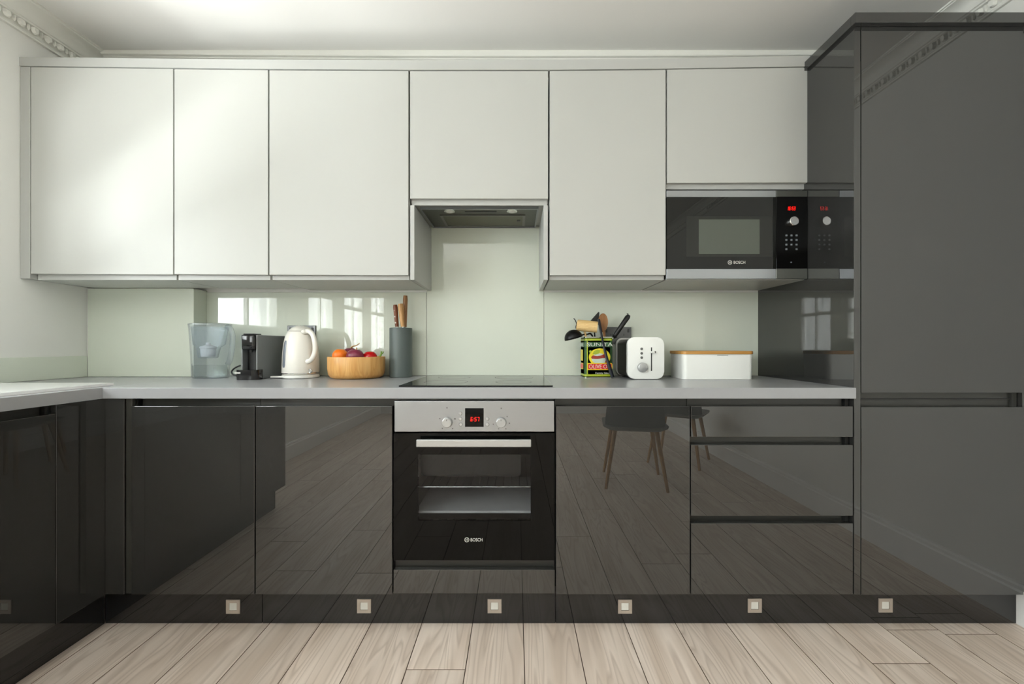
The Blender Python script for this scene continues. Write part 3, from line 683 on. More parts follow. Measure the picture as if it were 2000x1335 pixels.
# handle
DHn = 1.474
hb = link('handle', bm_box(X(812.5, DHn) , X(1037.5, DHn), Y(DHn), Y(DHn + 0.014), Z(873.0, DHn), Z(858.5, DHn), 0.003, 3), 'silver', dr)
for px in (835, 1014):
    link('handle_bracket', bm_box(X(px, DHn) - 0.012, X(px, DHn) + 0.012, Y(DHn + 0.014), Y(DO), Z(870, DHn), Z(862, DHn), 0.002, 1), 'silver', hb)
text('lettering', 'BOSCH', X(930.8, DO), Y(DO), Z(1053.5, DO), 23 * DO / F, 6.2 * DO / F, 'print_white', dr)
ring_logo(911.8, 1053.5, DO, 4.6 * DO / F, dr)
# clock window, knobs, buttons, marks
dp = link('clock_window', bm_box(X(908.3, DO), X(944.7, DO), Y(DO - 0.0008), Y(DO), Z(833, DO), Z(796.8, DO)), 'black_glass', cpn)
led('6:57', X(928.5, DO), Y(DO - 0.0009), Z(818, DO), 18.5 * DO / F, 8 * DO / F, dp)
for px in (872.8, 978.6):
    c = (X(px, DO - 0.01), Y(DO), Z(825.3, DO - 0.01))
    k = link('knob', bm_lathe([(0.0195, 0), (0.0195, -0.003), (0.0185, -0.012), (0.0175, -0.0165), (0.0155, -0.018), (0, -0.0182)], c, 36, 'Y'), 'silver', ov, smooth=30)
    link('pointer', bm_box(c[0] - 0.0012, c[0] + 0.0012, c[1] - 0.0190, c[1] - 0.0182, c[2] + 0.008, c[2] + 0.0135), 'print_grey', k)
for px, py in ((899.3, 806.8), (899.3, 817.5), (900, 828.3), (952, 817.5), (952, 828.3)):
    c = (X(px, DO), Y(DO), Z(py, DO))
    link('button', bm_lathe([(0.0068, 0), (0.0066, -0.0015), (0.0052, -0.003), (0, -0.0036)], c, 20, 'Y'), 'silver', ov, smooth=40)
for px, py, s in ((873, 796, 1.3), (859, 817, 1.1), (888.5, 817.5, 1.6), (864, 836, 1.1), (884, 836.5, 1.2), (979, 797, 1.3), (990.5, 813, 1.0), (995, 826, 1.2), (963.5, 828, 1.0), (974, 837, 1.1), (988, 837, 1.1)):
    link('scale_mark', bm_box(X(px - s, DO), X(px + s, DO), Y(DO - 0.0003), Y(DO), Z(py + s, DO), Z(py - s, DO)), 'print_grey', cpn)

# ------------------------------------------------------------------ plinths and plinth lights
DP = 1.574
PG = 'graphite plinth boards'
for a, b, lab in ((205.5, 511.5, 'dark plinth board under the two doors left of the oven'), (512.5, 1084.5, 'dark plinth board under the oven'), (1085.5, 1985, 'long dark plinth board under drawers and tall unit')):
    tag(link('plinth_board', bm_box(X(a, DP), X(b, DP), Y(DP), Y(DP + 0.016), 0.0008, ZB - 0.003, 0.0008, 1), 'plinth'), lab, 'plinth')
XPL = X(205, DP)
tag(link('plinth_board', bm_box(XPL - 0.016, XPL, Y(0.35), Y(DP - 0.0005), 0.0008, ZB - 0.003, 0.0008, 1), 'plinth'), 'dark plinth board under the sink run on the left', 'plinth')
LTXT = ['leftmost square plinth light, under the dark door beside the corner', 'square plinth light under the door just left of the oven', 'square plinth light under the oven panel', 'square plinth light under the door right of the oven', 'square plinth light under the three drawers', 'rightmost square plinth light, under the tall unit']
for (px, py), lab in zip(((456, 1183.5), (711.5, 1182.3), (966, 1182.3), (1220.5, 1183.3), (1473.5, 1181.3), (1728.5, 1180.8)), LTXT):
    c = (X(px, DP), Z(py, DP)); h = 0.0265
    t = thing('plinth_light', lab, 'plinth light', (c[0], Y(DP), c[1] - h), 'square nickel plinth lights')
    link('bezel', grid_wall([c[0] - h, c[0] - 0.0145, c[0] + 0.0145, c[0] + h], [c[1] - h, c[1] - 0.0145, c[1] + 0.0145, c[1] + h], [(c[0] - 0.0145, c[0] + 0.0145, c[1] - 0.0145, c[1] + 0.0145)], lambda u, v, tt: (u, tt, v), Y(DP - 0.0035), Y(DP - 0.0001)), 'nickel', t)
    link('diffuser', bm_box(c[0] - 0.0142, c[0] + 0.0142, Y(DP - 0.0022), Y(DP - 0.0001), c[1] - 0.0142, c[1] + 0.0142, 0.001, 1), 'lamp_glass', t)

# ------------------------------------------------------------------ left run (sink side)
LF = XL                        # face of the left doors
lf = tag(link('corner_filler', bm_box(LF - TH, LF, Y(1.357) + 0.0008, Y(DB + 0.0185), ZDB - 0.002, ZT - 0.0015, 0.001, 2), 'dark'), 'dark gloss filler panel of the sink run beside the inner corner', 'filler')
g = thing('sink_cabinet', 'dark gloss base cabinet under the sink at the left edge', 'cabinet', (LF - 0.3, Y(1.05), ZB))
link('door', bm_box(LF - TH, LF, Y(0.775), Y(1.357) - 0.001, ZDB - 0.002, Z(1.0, 1) * 0 + ZD, 0.0013, 2), 'dark', g)
link('handle_channel', bm_box(LF - 0.040, LF - 0.034, Y(0.775), Y(1.340), ZD - 0.03, ZT - 0.002), CH, g)
link('gable', bm_box(LF - 0.040, LF - 0.022, Y(1.344), Y(1.356), ZD - 0.02, ZT - 0.002), 'seam', g)
link('carcass', bm_box(LEFT + 0.003, LF - 0.041, Y(0.76), Y(1.47), ZB + 0.002, ZT - 0.15), 'seam', g)
g = thing('base_cabinet', 'dark gloss base cabinet at the near end of the sink run', 'cabinet', (LF - 0.3, Y(0.55), ZB))
link('door', bm_box(LF - TH, LF, Y(0.33), Y(0.771), ZDB - 0.002, ZD, 0.0013, 2), 'dark', g)
link('handle_channel', bm_box(LF - 0.040, LF - 0.034, Y(0.33), Y(0.771), ZD - 0.03, ZT - 0.002), CH, g)
link('carcass', bm_box(LEFT + 0.003, LF - 0.041, Y(0.33), Y(0.758), ZB + 0.002, ZT - 0.15), 'seam', g)

# ------------------------------------------------------------------ worktops
DT = 1.508
xr = X(1668, 1.519)
tag(link('worktop', bm_prism([(LF + 0.0012, ZT), (xr - 0.0006, ZT), (xr - 0.0006, 0.910), (LF + 0.0012, 0.910)], Y(DT), Y(2.118), 0.0015, 2), 'worktop'), 'long grey laminate worktop along the back wall under hob and toaster', 'worktop')
# left worktop with the sink cut-out
SX0, SX1, SD0, SD1 = -2.045, LF - 0.048, 0.55, 1.60
bm = grid_wall([LEFT + 0.001, SX0 + 0.012, SX1 - 0.012, LF + 0.0002], [Y(0.32), Y(SD0 + 0.012), Y(SD1 - 0.012), Y(2.0335)], [(SX0 + 0.012, SX1 - 0.012, Y(SD0 + 0.012), Y(SD1 - 0.012))], lambda u, v, t: (u, v, t), ZT, 0.910)
tag(link('worktop', bm, 'worktop'), 'grey laminate worktop of the sink run on the left', 'worktop')
# inset sink with ribbed drainer
sk = thing('sink', 'white inset sink with drainer on the left worktop', 'sink', ((SX0 + SX1) / 2, Y(1.1), 0.911))
sx_a, sx_b = SX0 + 0.05, SX1 - 0.05
bw = (sx_a, sx_b, Y(0.62), Y(1.0))
link('rim', grid_wall([SX0, sx_a, sx_b, SX1], [Y(SD0), Y(0.62), Y(1.0), Y(SD1)], [bw], lambda u, v, t: (u, v, t), 0.9105, 0.9205), 'white_ceramic', sk)
bm = bmesh.new(); add_box(bm, sx_a, sx_b, Y(0.62), Y(1.0), 0.755, 0.9104)
for f in [f for f in bm.faces if f.calc_center_median().z > 0.9]: bm.faces.remove(f)
bmesh.ops.solidify(bm, geom=bm.faces[:], thickness=0.006)
link('bowl', bm, 'white_ceramic', sk)

# ------------------------------------------------------------------ hob
hbx0, hbx1 = X(778.5, 1.545), X(1080, 1.545)
hb_ = thing('hob', 'black ceramic glass hob set in the worktop above the oven', 'hob', ((hbx0 + hbx1) / 2, Y(1.8), 0.9103))
gl = link('glass_plate', bm_box(hbx0, hbx1, Y(1.545), Y(2.055), 0.9104, 0.9148, 0.0012, 2), 'black_glass', hb_)
for cx_, cd, r in ((-0.29, 1.70, 0.09), (-0.01, 1.70, 0.075), (-0.29, 1.93, 0.075), (-0.01, 1.93, 0.09)):
    link('cooking_zone', bm_lathe([(r, 0), (r, 0.0002), (r - 0.0025, 0.0002), (r - 0.0025, 0)], (cx_, Y(cd), 0.9148), 40, 'Z', close=False), 'print_grey', gl)

# ------------------------------------------------------------------ tall unit
tx0 = X(1668, DB); tp1 = X(1680.6, DB); tdx0, tdx1 = X(1682.2, DB), X(1999.3, DB)
tu = thing('tall_cabinet', 'tall dark gloss cabinet with two doors at the right side of the kitchen', 'cabinet', (1.56, -0.3, ZB))
link('side_panel', bm_box(tx0, tp1, Y(DB), -0.002, ZDB - 0.0005, Z(47, DB), 0.0012, 2), 'dark', tu)
front('door', tdx0, tdx1, Z(766.5, DB), Z(48.6, DB), tu)
front('door', tdx0, tdx1, ZDB - 0.002, Z(794.5, DB), tu)
link('carcass', bm_box(tp1 + 0.001, tdx1 + 0.002, Y(DB + 0.045), -0.03, ZB + 0.002, Z(47, DB) - 0.001), 'seam', tu)
for (a, b) in ((760, 779.3), (782.3, 800)):
    link('handle_channel', bm_box(tdx0 - 0.001, X(1986, DB + 0.03), Y(DB + 0.030), Y(DB + 0.036), Z(b, DB), Z(a, DB)), CH, tu)
link('channel_divider', bm_box(tdx0 - 0.001, tdx1, Y(DB + 0.026), Y(DB + 0.044), Z(782.0, DB), Z(779.6, DB)), 'seam', tu)
link('gable', bm_box(X(1990, DB), tdx1, Y(DB + 0.022), Y(DB + 0.04), Z(800, DB), Z(760, DB)), 'dark_in', tu)
# cornice of the tall unit
DC = 1.498
cz0, cz1 = Z(43.6, DC), Z(23.8, DC)
cn = thing('cornice_strip', 'dark gloss cornice around the top of the tall cabinet', 'cornice', (1.56, -0.4, cz0))
cxl = X(1670.6, DC)
link('front_board', bm_box(cxl, RIGHT - 0.001, Y(DC), Y(DC + 0.02), cz0, cz1, 0.001, 2), 'dark', cn)
link('side_board', bm_box(cxl, cxl + 0.018, Y(DC + 0.0202), -0.11, cz0, cz1, 0.001, 2), 'dark', cn)
# filler between tall unit and right wall
tag(link('filler_strip', bm_box(tdx1 + 0.003, RIGHT - 0.001, Y(DB + 0.006), Y(DB + 0.026), ZB, Z(48, DB), 0.001, 1), 'dark'), 'dark gloss filler strip between tall cabinet and right wall', 'filler')

# ------------------------------------------------------------------ things on the worktop
ZC = 0.9102
def DZ(py, z=0.910): return (EYE - z) * F / (py - VY)

# --- water filter jug
jd = 1.965; jx = X(411.5, jd); jy = Y(jd)
jug = thing('water_filter_jug', 'clear bluish plastic water filter jug, part full, below the boxed-out corner', 'jug', (jx, jy, ZC))
secs = [(0.000, 0, 0, 0.074, 0.046, 0.04), (0.006, 0, 0, 0.079, 0.049, 0.045), (0.09, 0, 0, 0.081, 0.051, 0.045), (0.17, 0.0, 0, 0.083, 0.054, 0.045), (0.235, -0.001, 0, 0.085, 0.057, 0.045), (0.252, -0.002, 0, 0.087, 0.057, 0.045)]
bm = bm_loft([(ZC + z, jx + cx, jy + cy, hx, hy, r) for z, cx, cy, hx, hy, r in secs], 6, True, False)
bmesh.ops.solidify(bm, geom=bm.faces[:], thickness=0.003)
link('body', bm, 'jug', jug, smooth=40)
fs = [(0.095, -0.012, 0, 0.036, 0.034, 0.034), (0.098, -0.012, 0, 0.040, 0.036, 0.034), (0.145, -0.010, 0, 0.050, 0.042, 0.04), (0.160, -0.006, 0, 0.066, 0.045, 0.04), (0.245, -0.002, 0, 0.076, 0.049, 0.04)]
bm = bm_loft([(ZC + z, jx + cx, jy + cy, hx, hy, r) for z, cx, cy, hx, hy, r in fs], 6, True, False)
bmesh.ops.solidify(bm, geom=bm.faces[:], thickness=0.002)
link('funnel', bm, 'funnel', jug, smooth=40)
c = (jx - 0.012, jy, ZC)
link('filter_cartridge', bm_lathe([(0, 0.102), (0.027, 0.102), (0.029, 0.106), (0.031, 0.140), (0.034, 0.142), (0.034, 0.149), (0.022, 0.153), (0.010, 0.158), (0.009, 0.168), (0, 0.170)], c, 32), 'filter', jug, smooth=40)
link('water', bm_loft([(ZC + 0.005, jx, jy, 0.074, 0.044, 0.04), (ZC + 0.060, jx, jy, 0.0765, 0.046, 0.042)], 6), 'water', jug, smooth=40)
lid = [(0.2523, -0.002, 0, 0.0875, 0.0575, 0.045), (0.257, -0.002, 0, 0.087, 0.057, 0.045), (0.261, -0.004, 0, 0.074, 0.047, 0.04)]
link('lid', bm_loft([(ZC + z, jx + cx, jy + cy, hx, hy, r) for z, cx, cy, hx, hy, r in lid], 6), 'jug', jug, smooth=40)
link('handle', bm_tube(smooth_path([(jx + 0.074, jy, ZC + 0.246), (jx + 0.093, jy, ZC + 0.236), (jx + 0.105, jy, ZC + 0.20), (jx + 0.101, jy, ZC + 0.14), (jx + 0.091, jy, ZC + 0.085), (jx + 0.081, jy, ZC + 0.065)]), 0.009, 12, 1.4), 'jug', jug, smooth=60)

# --- coffee machine
cmx0, cmx1 = X(470.5, 1.862), X(502.0, 1.862); cmx = (cmx0 + cmx1) / 2
cm = thing('coffee_machine', 'small dark grey capsule coffee machine with black front beside the kettle', 'coffee machine', (cmx, Y(1.97), ZC))
zt = ZC + 0.204; yf = Y(1.868); yb = Y(2.098)
link('side_shell', bm_box(cmx1 - 0.006, cmx1, yf - 0.004, yb, ZC + 0.001, zt - 0.001, 0.002, 2), 'graphite_matt', cm)
link('side_shell', bm_box(cmx0, cmx0 + 0.006, yf - 0.004, yb, ZC + 0.001, zt - 0.001, 0.002, 2), 'graphite_matt', cm)
link('core', bm_box(cmx0 + 0.0065, cmx1 - 0.0065, yf + 0.030, yb - 0.002, ZC + 0.001, zt - 0.004, 0.002, 1), 'black', cm)
hd = link('brew_head', bm_box(cmx0 + 0.0065, cmx1 - 0.0065, yf - 0.016, yf + 0.0295, zt - 0.068, zt, 0.008, 4), 'black_gloss', cm, smooth=40)
link('lever', bm_box(cmx0 + 0.014, cmx1 - 0.014, yf - 0.012, yf + 0.05, zt + 0.0003, zt + 0.005, 0.002, 2), 'black', hd)
link('spout', bm_lathe([(0.010, 0), (0.008, -0.012), (0, -0.012)], (cmx, yf + 0.008, zt - 0.068), 16), 'black', hd)
trx0, trx1 = X(457.5, 1.835), X(502.5, 1.835)
pts = rrect((trx0 + trx1) / 2, yf - 0.005, (trx1 - trx0) / 2, 0.034, 0.03, 8)
bm = bmesh.new(); a = [bm.verts.new((x, y, ZC + 0.001)) for x, y in pts]; b = [bm.verts.new((x, y, ZC + 0.046)) for x, y in pts]
bm.faces.new(a); bm.faces.new(b[::-1])
for i in range(len(a)): bm.faces.new((a[i], b[i], b[(i + 1) % len(a)], a[(i + 1) % len(a)]))
bmesh.ops.bevel(bm, geom=[e for e in bm.edges if e.calc_face_angle(0) > 1.0], offset=0.004, segments=2, affect='EDGES')
trv = link('drip_tray', bm, 'black_gloss', cm, smooth=40)
link('badge', bm_box(trx0 + 0.006, trx0 + 0.032, yf - 0.0398, yf - 0.030, ZC + 0.030, ZC + 0.036), 'print_white', trv)
link('power_cord', bm_tube(smooth_path([(X(470, 1.93), Y(1.93), Z(713, 1.93)), (X(459, 1.92), Y(1.92), Z(718, 1.92)), (X(452.5, 1.90), Y(1.90), Z(725, 1.90)), (X(455, 1.88), Y(1.88), Z(731, 1.88)), (X(462, 1.875), Y(1.875), Z(733, 1.875))]), 0.0036, 8), 'black', cm, smooth=60)

# --- kettle
kd = 1.985; kx = X(587.5, kd); ky = Y(kd)
ke = thing('kettle', 'cream white electric kettle with curved handle and side water gauge', 'kettle', (kx, ky, ZC))
link('base', bm_lathe([(0, 0), (0.078, 0), (0.083, 0.003), (0.083, 0.012), (0.079, 0.016), (0, 0.016)], (kx, ky, ZC), 48), 'white_plastic', ke, smooth=35)
link('base_tab', bm_box(X(531, 1.93), X(570, 1.93), Y(1.915), Y(1.94), ZC + 0.004, ZC + 0.012, 0.003, 2), 'white_plastic', ke)
kp = [(0, 0.0165), (0.076, 0.0165), (0.081, 0.019), (0.0825, 0.024), (0.0815, 0.07), (0.079, 0.12), (0.0745, 0.165), (0.067, 0.198), (0.056, 0.222), (0.042, 0.238), (0.024, 0.248), (0, 0.252)]
kb = link('body', bm_lathe([(r, h) for r, h in kp], (kx, ky, ZC), 56), 'cream', ke, smooth=60)
link('lid_seam', bm_lathe([(0.0562, 0.2215), (0.0568, 0.2222), (0.0545, 0.2242), (0.054, 0.2235)], (kx, ky, ZC), 48, close=False), 'taupe', kb)
link('band', bm_lathe([(0.0822, 0.0225), (0.0832, 0.0225), (0.0832, 0.026), (0.0822, 0.026)], (kx, ky, ZC), 56, close=False), 'chrome', kb)
hx = kx + 0.058; hyy = ky - 0.058
kh = link('handle', bm_tube(smooth_path([(kx + 0.040, ky - 0.042, ZC + 0.220), (kx + 0.064, ky - 0.052, ZC + 0.222), (kx + 0.086, ky - 0.058, ZC + 0.205), (kx + 0.098, ky - 0.062, ZC + 0.165), (kx + 0.098, ky - 0.062, ZC + 0.125), (kx + 0.086, ky - 0.060, ZC + 0.095), (kx + 0.066, ky - 0.054, ZC + 0.081), (kx + 0.046, ky - 0.050, ZC + 0.080)]), 0.0095, 14, 1.25), 'cream', ke, smooth=60)
for q, z in ((0.040, 0.220), (0.046, 0.080)):
    link('handle_boss', bm_lathe([(0, -0.012), (0.008, -0.011), (0.0115, -0.006), (0.0115, 0.006), (0, 0.008)], (kx + q, ky - 0.048, ZC + z), 16, 'Y'), 'cream', kh, smooth=50)
# water gauge: strip hugging the left front of the body
def on_body(ang, z, off=0.0):
    for (r0, h0), (r1, h1) in zip(kp[1:], kp[2:]):
        if h0 <= z <= h1: r = r0 + (r1 - r0) * (z - h0) / max(1e-6, h1 - h0); break
    r += off
    return Vector((kx + r * math.cos(ang), ky + r * math.sin(ang), ZC + z))
bm = bmesh.new(); A0 = math.radians(238); rows = []
for i in range(13):
    z = 0.052 + (0.178 - 0.052) * i / 12; wd = math.radians(7.5) * (1 if 0 < i < 12 else 0.6)
    rows.append([bm.verts.new(on_body(A0 + wd * s, z, off)) for s, off in ((-1, 0.0004), (-0.8, 0.002), (0.8, 0.002), (1, 0.0004))])
for A, B in zip(rows, rows[1:]):
    for k in range(3): bm.faces.new((A[k], A[k + 1], B[k + 1], B[k]))
link('water_gauge', bm, 'gauge', kb, smooth=50)
p = on_body(math.radians(-36), 0.034, 0.0)
sw = link('switch', bm_lathe([(0.0115, 0.004), (0.0115, -0.003), (0.009, -0.005), (0.0085, -0.003), (0, -0.003)], (p.x, p.y, p.z), 24, 'Y'), 'chrome', ke, smooth=30)
link('badge', bm_box(X(556, 1.93), X(566, 1.93), p.y + 0.0, p.y + 0.03, ZC + 0.037, ZC + 0.039), 'print_grey', kb) if False else None

# --- wooden bowl with fruit
bd = 1.867; bx_ = X(697, bd + 0.113); by_ = Y(bd + 0.113)
bwl = tag(link('fruit_bowl', bm_lathe([(0, 0), (0.105, 0), (0.118, 0.006), (0.127, 0.020), (0.1305, 0.045), (0.131, 0.099), (0.1295, 0.102), (0.121, 0.102), (0.1195, 0.099), (0.119, 0.045), (0.112, 0.020), (0.098, 0.012), (0, 0.011)], (bx_, by_, ZC), 64), 'bamboo', smooth=35), 'round bamboo bowl holding an orange, red onions and a tomato', 'bowl')
def ball(name, px, py, D, r, m, label, cat, sq=0.92, group='fruit and vegetables in the bamboo bowl'):
    c = Vector((X(px, D), Y(D), Z(py, D)))
    t = thing(name, label, cat, (c.x, c.y, c.z - r * sq), group)
    prof = []
    for i in range(17):
        a = -PI / 2 + PI * i / 16; prof.append((max(0.0, r * math.cos(a)), r * sq * math.sin(a) - (0.10 * r * math.exp(-((PI / 2 - a) / 0.25) ** 2))))
    prof[0] = (0, prof[0][1]); prof[-1] = (0, prof[-1][1])
    link('body', bm_lathe(prof, c, 32), m, t, smooth=70)
    return t, c
DFb = Y(0) * 0 + DW + by_
t, c = ball('orange', 664.5, 694.5, DFb - 0.015, 0.036, 'orange', 'round orange at the left side of the bamboo bowl', 'orange', 0.95)
link('stem_scar', bm_lathe([(0.003, 0), (0.002, 0.0015), (0, 0.002)], (c.x, c.y, c.z + 0.0295), 10), 'stalk', t)
t, c = ball('red_onion', 693.5, 695.0, DFb - 0.035, 0.040, 'onion', 'large glossy red onion in the middle of the bamboo bowl', 'onion', 0.85)
link('root_tip', bm_lathe([(0.006, 0), (0.003, 0.010), (0, 0.014)], (c.x + 0.004, c.y + 0.006, c.z + 0.028), 8), 'onion_dry', t)
t, c = ball('red_onion', 684.0, 690.5, DFb + 0.050, 0.036, 'onion', 'darker red onion with dry stalk behind the large one in the bowl', 'onion', 0.85)
link('dry_stalk', bm_tube(smooth_path([(c.x, c.y, c.z + 0.024), (c.x + 0.012, c.y, c.z + 0.036), (c.x + 0.030, c.y, c.z + 0.041), (c.x + 0.046, c.y, c.z + 0.052)]), [0.007] * 8 + [0.005] * 8 + [0.004] * 8 + [0.002], 8, 0.6), 'onion_dry', t, smooth=60)
t, c = ball('tomato', 722.5, 697.0, DFb + 0.0, 0.034, 'tomato', 'shiny red tomato at the right side of the bamboo bowl', 'tomato', 0.86)
link('calyx', bm_lathe([(0.009, 0), (0.005, 0.002), (0, 0.003)], (c.x, c.y, c.z + 0.026), 5), 'stalk', t)
t, c = ball('chilli_pepper', 740.0, 703.0, DFb + 0.0, 0.017, 'tomato', 'small pepper with upright green stalk at the right rim of the bowl', 'pepper', 1.0)
link('stalk', bm_tube(smooth_path([(c.x + 0.002, c.y, c.z + 0.014), (c.x + 0.011, c.y, c.z + 0.028), (c.x + 0.013, c.y - 0.002, c.z + 0.043)]), [0.0045] * 8 + [0.0038] * 8 + [0.0034], 8), 'stalk', t, smooth=60)
link('stalk_leaf', bm_tube(smooth_path([(c.x + 0.011, c.y, c.z + 0.030), (c.x + 0.019, c.y, c.z + 0.034), (c.x + 0.021, c.y, c.z + 0.042)]), 0.0025, 6), 'stalk', t, smooth=60)

# --- knife block and knives
kd = 1.985; nx = X(783, kd + 0.055); ny = Y(kd + 0.055)
kbk = thing('knife_block', 'round grey-green knife block standing left of the hob', 'knife block', (nx, ny, ZC))
rb = 22.0 * (kd + 0.03) / F
link('body', bm_lathe([(0, 0), (rb - 0.002, 0), (rb, 0.002), (rb, 0.240), (rb - 0.0015, 0.242), (rb - 0.005, 0.242), (rb - 0.006, 0.238), (rb - 0.006, 0.225), (0, 0.225)], (nx, ny, ZC), 56), 'slate', kbk, smooth=35)
link('bristles', bm_lathe([(0, 0.2255), (rb - 0.0065, 0.2255), (rb - 0.0065, 0.239), (0, 0.239)], (nx, ny, ZC), 40), 'bristle', kbk)
def knife(label, x0, x1, zt, dy, m, w0, w1, rivets=0):
    """handle leaning from x0 (bottom px) to x1 (top px), top at pixel zt"""
    D = kd + 0.055 + dy; b = Vector((X(x0, D), Y(D), ZC + 0.247)); t = Vector((X(x1, D), Y(D), Z(zt, D)))
    k = thing('kitchen_knife', label, 'knife', (b.x, b.y, b.z), 'knives in the round block')
    d = (t - b); n = 8
    pts = [b + d * (i / n) for i in range(n + 1)]
    rr = [w0 + (w1 - w0) * (i / n) for i in range(n + 1)]; rr[-1] *= 0.8
    h = link('handle', bm_tube(pts, rr, 14), m, k, smooth=50)
    link('bolster', bm_tube([b - d.normalized() * 0.010, b - d.normalized() * 0.0002], [w0 * 0.75, w0 * 0.8], 14), 'chrome', k, smooth=50)
    link('blade', bm_box(b.x - 0.010, b.x + 0.010, b.y - 0.001, b.y + 0.001, ZC + 0.06, b.z - 0.011), 'chrome', k)
    for i in range(rivets):
        q = b + d * (0.18 + 0.28 * i) - Vector((w0 * 0.35, w0 * 0.94, 0))
        link('rivet', bm_lathe([(0.0038, 0.003), (0.0038, -0.0012), (0, -0.0016)], (q.x, q.y, q.z), 12, 'Y'), 'nickel', h)
knife('knife with dark walnut handle and rivets in the round block', 775.5, 771.8, 595, -0.015, 'walnut', 0.0090, 0.0115, 3)
knife('knife with pale oak handle in the middle of the round block', 786.5, 782.5, 593, -0.022, 'oak_handle', 0.0090, 0.0155)
knife('tallest knife with long brown wooden handle at the back of the block', 790.5, 791.8, 577, 0.018, 'brown_handle', 0.0098, 0.0122)

# --- sockets on the splashback
def socket(px0, px1, py0, py1, label):
    x0, x1, z0, z1 = X(px0, DG), X(px1, DG), Z(py1, DG), Z(py0, DG)
    s = thing('wall_socket', label, 'socket', ((x0 + x1) / 2, Y(DG), z0), 'double sockets on the splashback')
    pl = link('face_plate', bm_box(x0, x1, Y(DG - 0.007), Y(DG - 0.0004), z0, z1, 0.0015, 2), 'black_nickel', s)
    for k in (0.27, 0.73):
        cx = x0 + (x1 - x0) * k; cz = z0 + (z1 - z0) * 0.42
        for dx, dz, w, h in ((0, 0.011, 0.004, 0.010), (-0.011, -0.008, 0.007, 0.004), (0.011, -0.008, 0.007, 0.004)):
            link('pin_hole', bm_box(cx + dx - w / 2, cx + dx + w / 2, Y(DG - 0.0074), Y(DG - 0.0068), cz + dz - h / 2, cz + dz + h / 2), 'black', pl)
        link('rocker', bm_box(cx + (0.018 if k > 0.5 else -0.028), cx + (0.028 if k > 0.5 else -0.018), Y(DG - 0.010), Y(DG - 0.0068), z1 - 0.028, z1 - 0.010, 0.001, 1), 'black', pl)
    return s
s1 = socket(562.5, 617.5, 635.5, 668.5, 'steel double socket on the splashback behind the kettle')
s2 = socket(1177.5, 1232.5, 638.5, 671.5, 'steel double socket on the splashback behind tin and toaster')

# --- olive oil tin used as a utensil holder
td = 1.955; txl, txr = X(1141.5, td), X(1197, td)
tc_ = ((txl + txr) / 2, Y(td + 0.06))
hw = (txr - txl) / 2; hd_ = 0.060; TH_ = 0.196
tin = thing('olive_oil_tin', 'green and yellow olive oil tin holding cooking utensils', 'tin', (tc_[0], tc_[1], ZC))
bm = bm_loft([(ZC, tc_[0], tc_[1], hw, hd_, 0.012), (ZC + TH_, tc_[0], tc_[1], hw, hd_, 0.012)], 5, True, False)
bmesh.ops.solidify(bm, geom=bm.faces[:], thickness=0.0012)
body = link('body', bm, 'tin_green', tin, smooth=40)
def band(z0, z1, m, nm='printed_band', grow=0.0005):
    bm = bm_loft([(ZC + z0, tc_[0], tc_[1], hw + grow, hd_ + grow, 0.0125), (ZC + z1, tc_[0], tc_[1], hw + grow, hd_ + grow, 0.0125)], 5, False, False)
    link(nm, bm, m, body, smooth=40)
band(0.000, 0.004, 'tin_rim', 'bottom_rim', 0.0018); band(TH_ - 0.004, TH_ + 0.0005, 'tin_rim', 'top_rim', 0.0018)
band(0.008, 0.018, 'tin_lime'); band(TH_ - 0.018, TH_ - 0.008, 'tin_lime'); band(0.148, 0.170, 'tin_dark', 'printed_band', 0.0003)
yt = Y(td) - 0.0006
def zt_(py): return Z(py, td)
def xt_(px): return X(px, td)
link('corner_stripe', bm_box(xt_(1141.8) + 0.010, xt_(1141.8) + 0.0155, yt, yt + 0.0005, ZC + 0.019, ZC + TH_ - 0.019), 'tin_lime', body)
text('lettering', 'SUNITA', xt_(1171.5), yt, zt_(672.3), 50 * td / F, 7.0 * td / F, 'print_white', body)
def outline(pts, m, nm, dy):
    link(nm, bm_prism([(xt_(a), zt_(b)) for a, b in pts], yt - dy, yt - dy + 0.0004), m, body)
outline([(1150 + 21 + 21 * math.cos(a), 697 + 17 * math.sin(a)) for a in [2 * PI * k / 28 for k in range(28)]], 'tin_yellow', 'printed_wreath', 0.0001)
outline([(1170.5 + 15 * math.cos(a), 700 + 10.5 * math.sin(a)) for a in [2 * PI * k / 24 for k in range(24)]], 'tin_pale', 'printed_landscape', 0.0006)
outline([(1154, 697), (1158, 693.5), (1166, 695), (1173, 694), (1180, 691), (1186, 693), (1187, 698), (1178, 699), (1166, 700.5), (1156, 700)], 'tin_maroon', 'printed_hills', 0.0011)
outline([(1157, 691), (1160, 685), (1167, 682), (1172, 684), (1170, 690), (1163, 692)], 'tin_lime', 'printed_olive', 0.0011)
outline([(1150, 686), (1153, 683), (1156, 686), (1153, 690)], 'tin_lime', 'printed_olive', 0.0011)
outline([(1179, 693), (1183, 689), (1186, 694), (1188, 707), (1181, 708), (1184, 700)], 'tin_maroon', 'printed_figure', 0.0016)
outline([(1146.5, 708.5), (1194, 708.5), (1196, 711), (1196, 719.5), (1194, 722), (1146.5, 722)], 'tin_yellow', 'printed_label', 0.0016)
outline([(1148.5, 710), (1194.5, 710), (1194.5, 720.5), (1148.5, 720.5)], 'tin_red', 'printed_label', 0.0021)
text('lettering', 'OLIVE OIL', xt_(1171.5), yt - 0.0021, zt_(715.3), 42 * td / F, 7.6 * td / F, 'print_white', body)
text('lettering', 'Family Size', xt_(1176), yt, zt_(728.6), 26 * td / F, 4.2 * td / F, 'print_white', body)
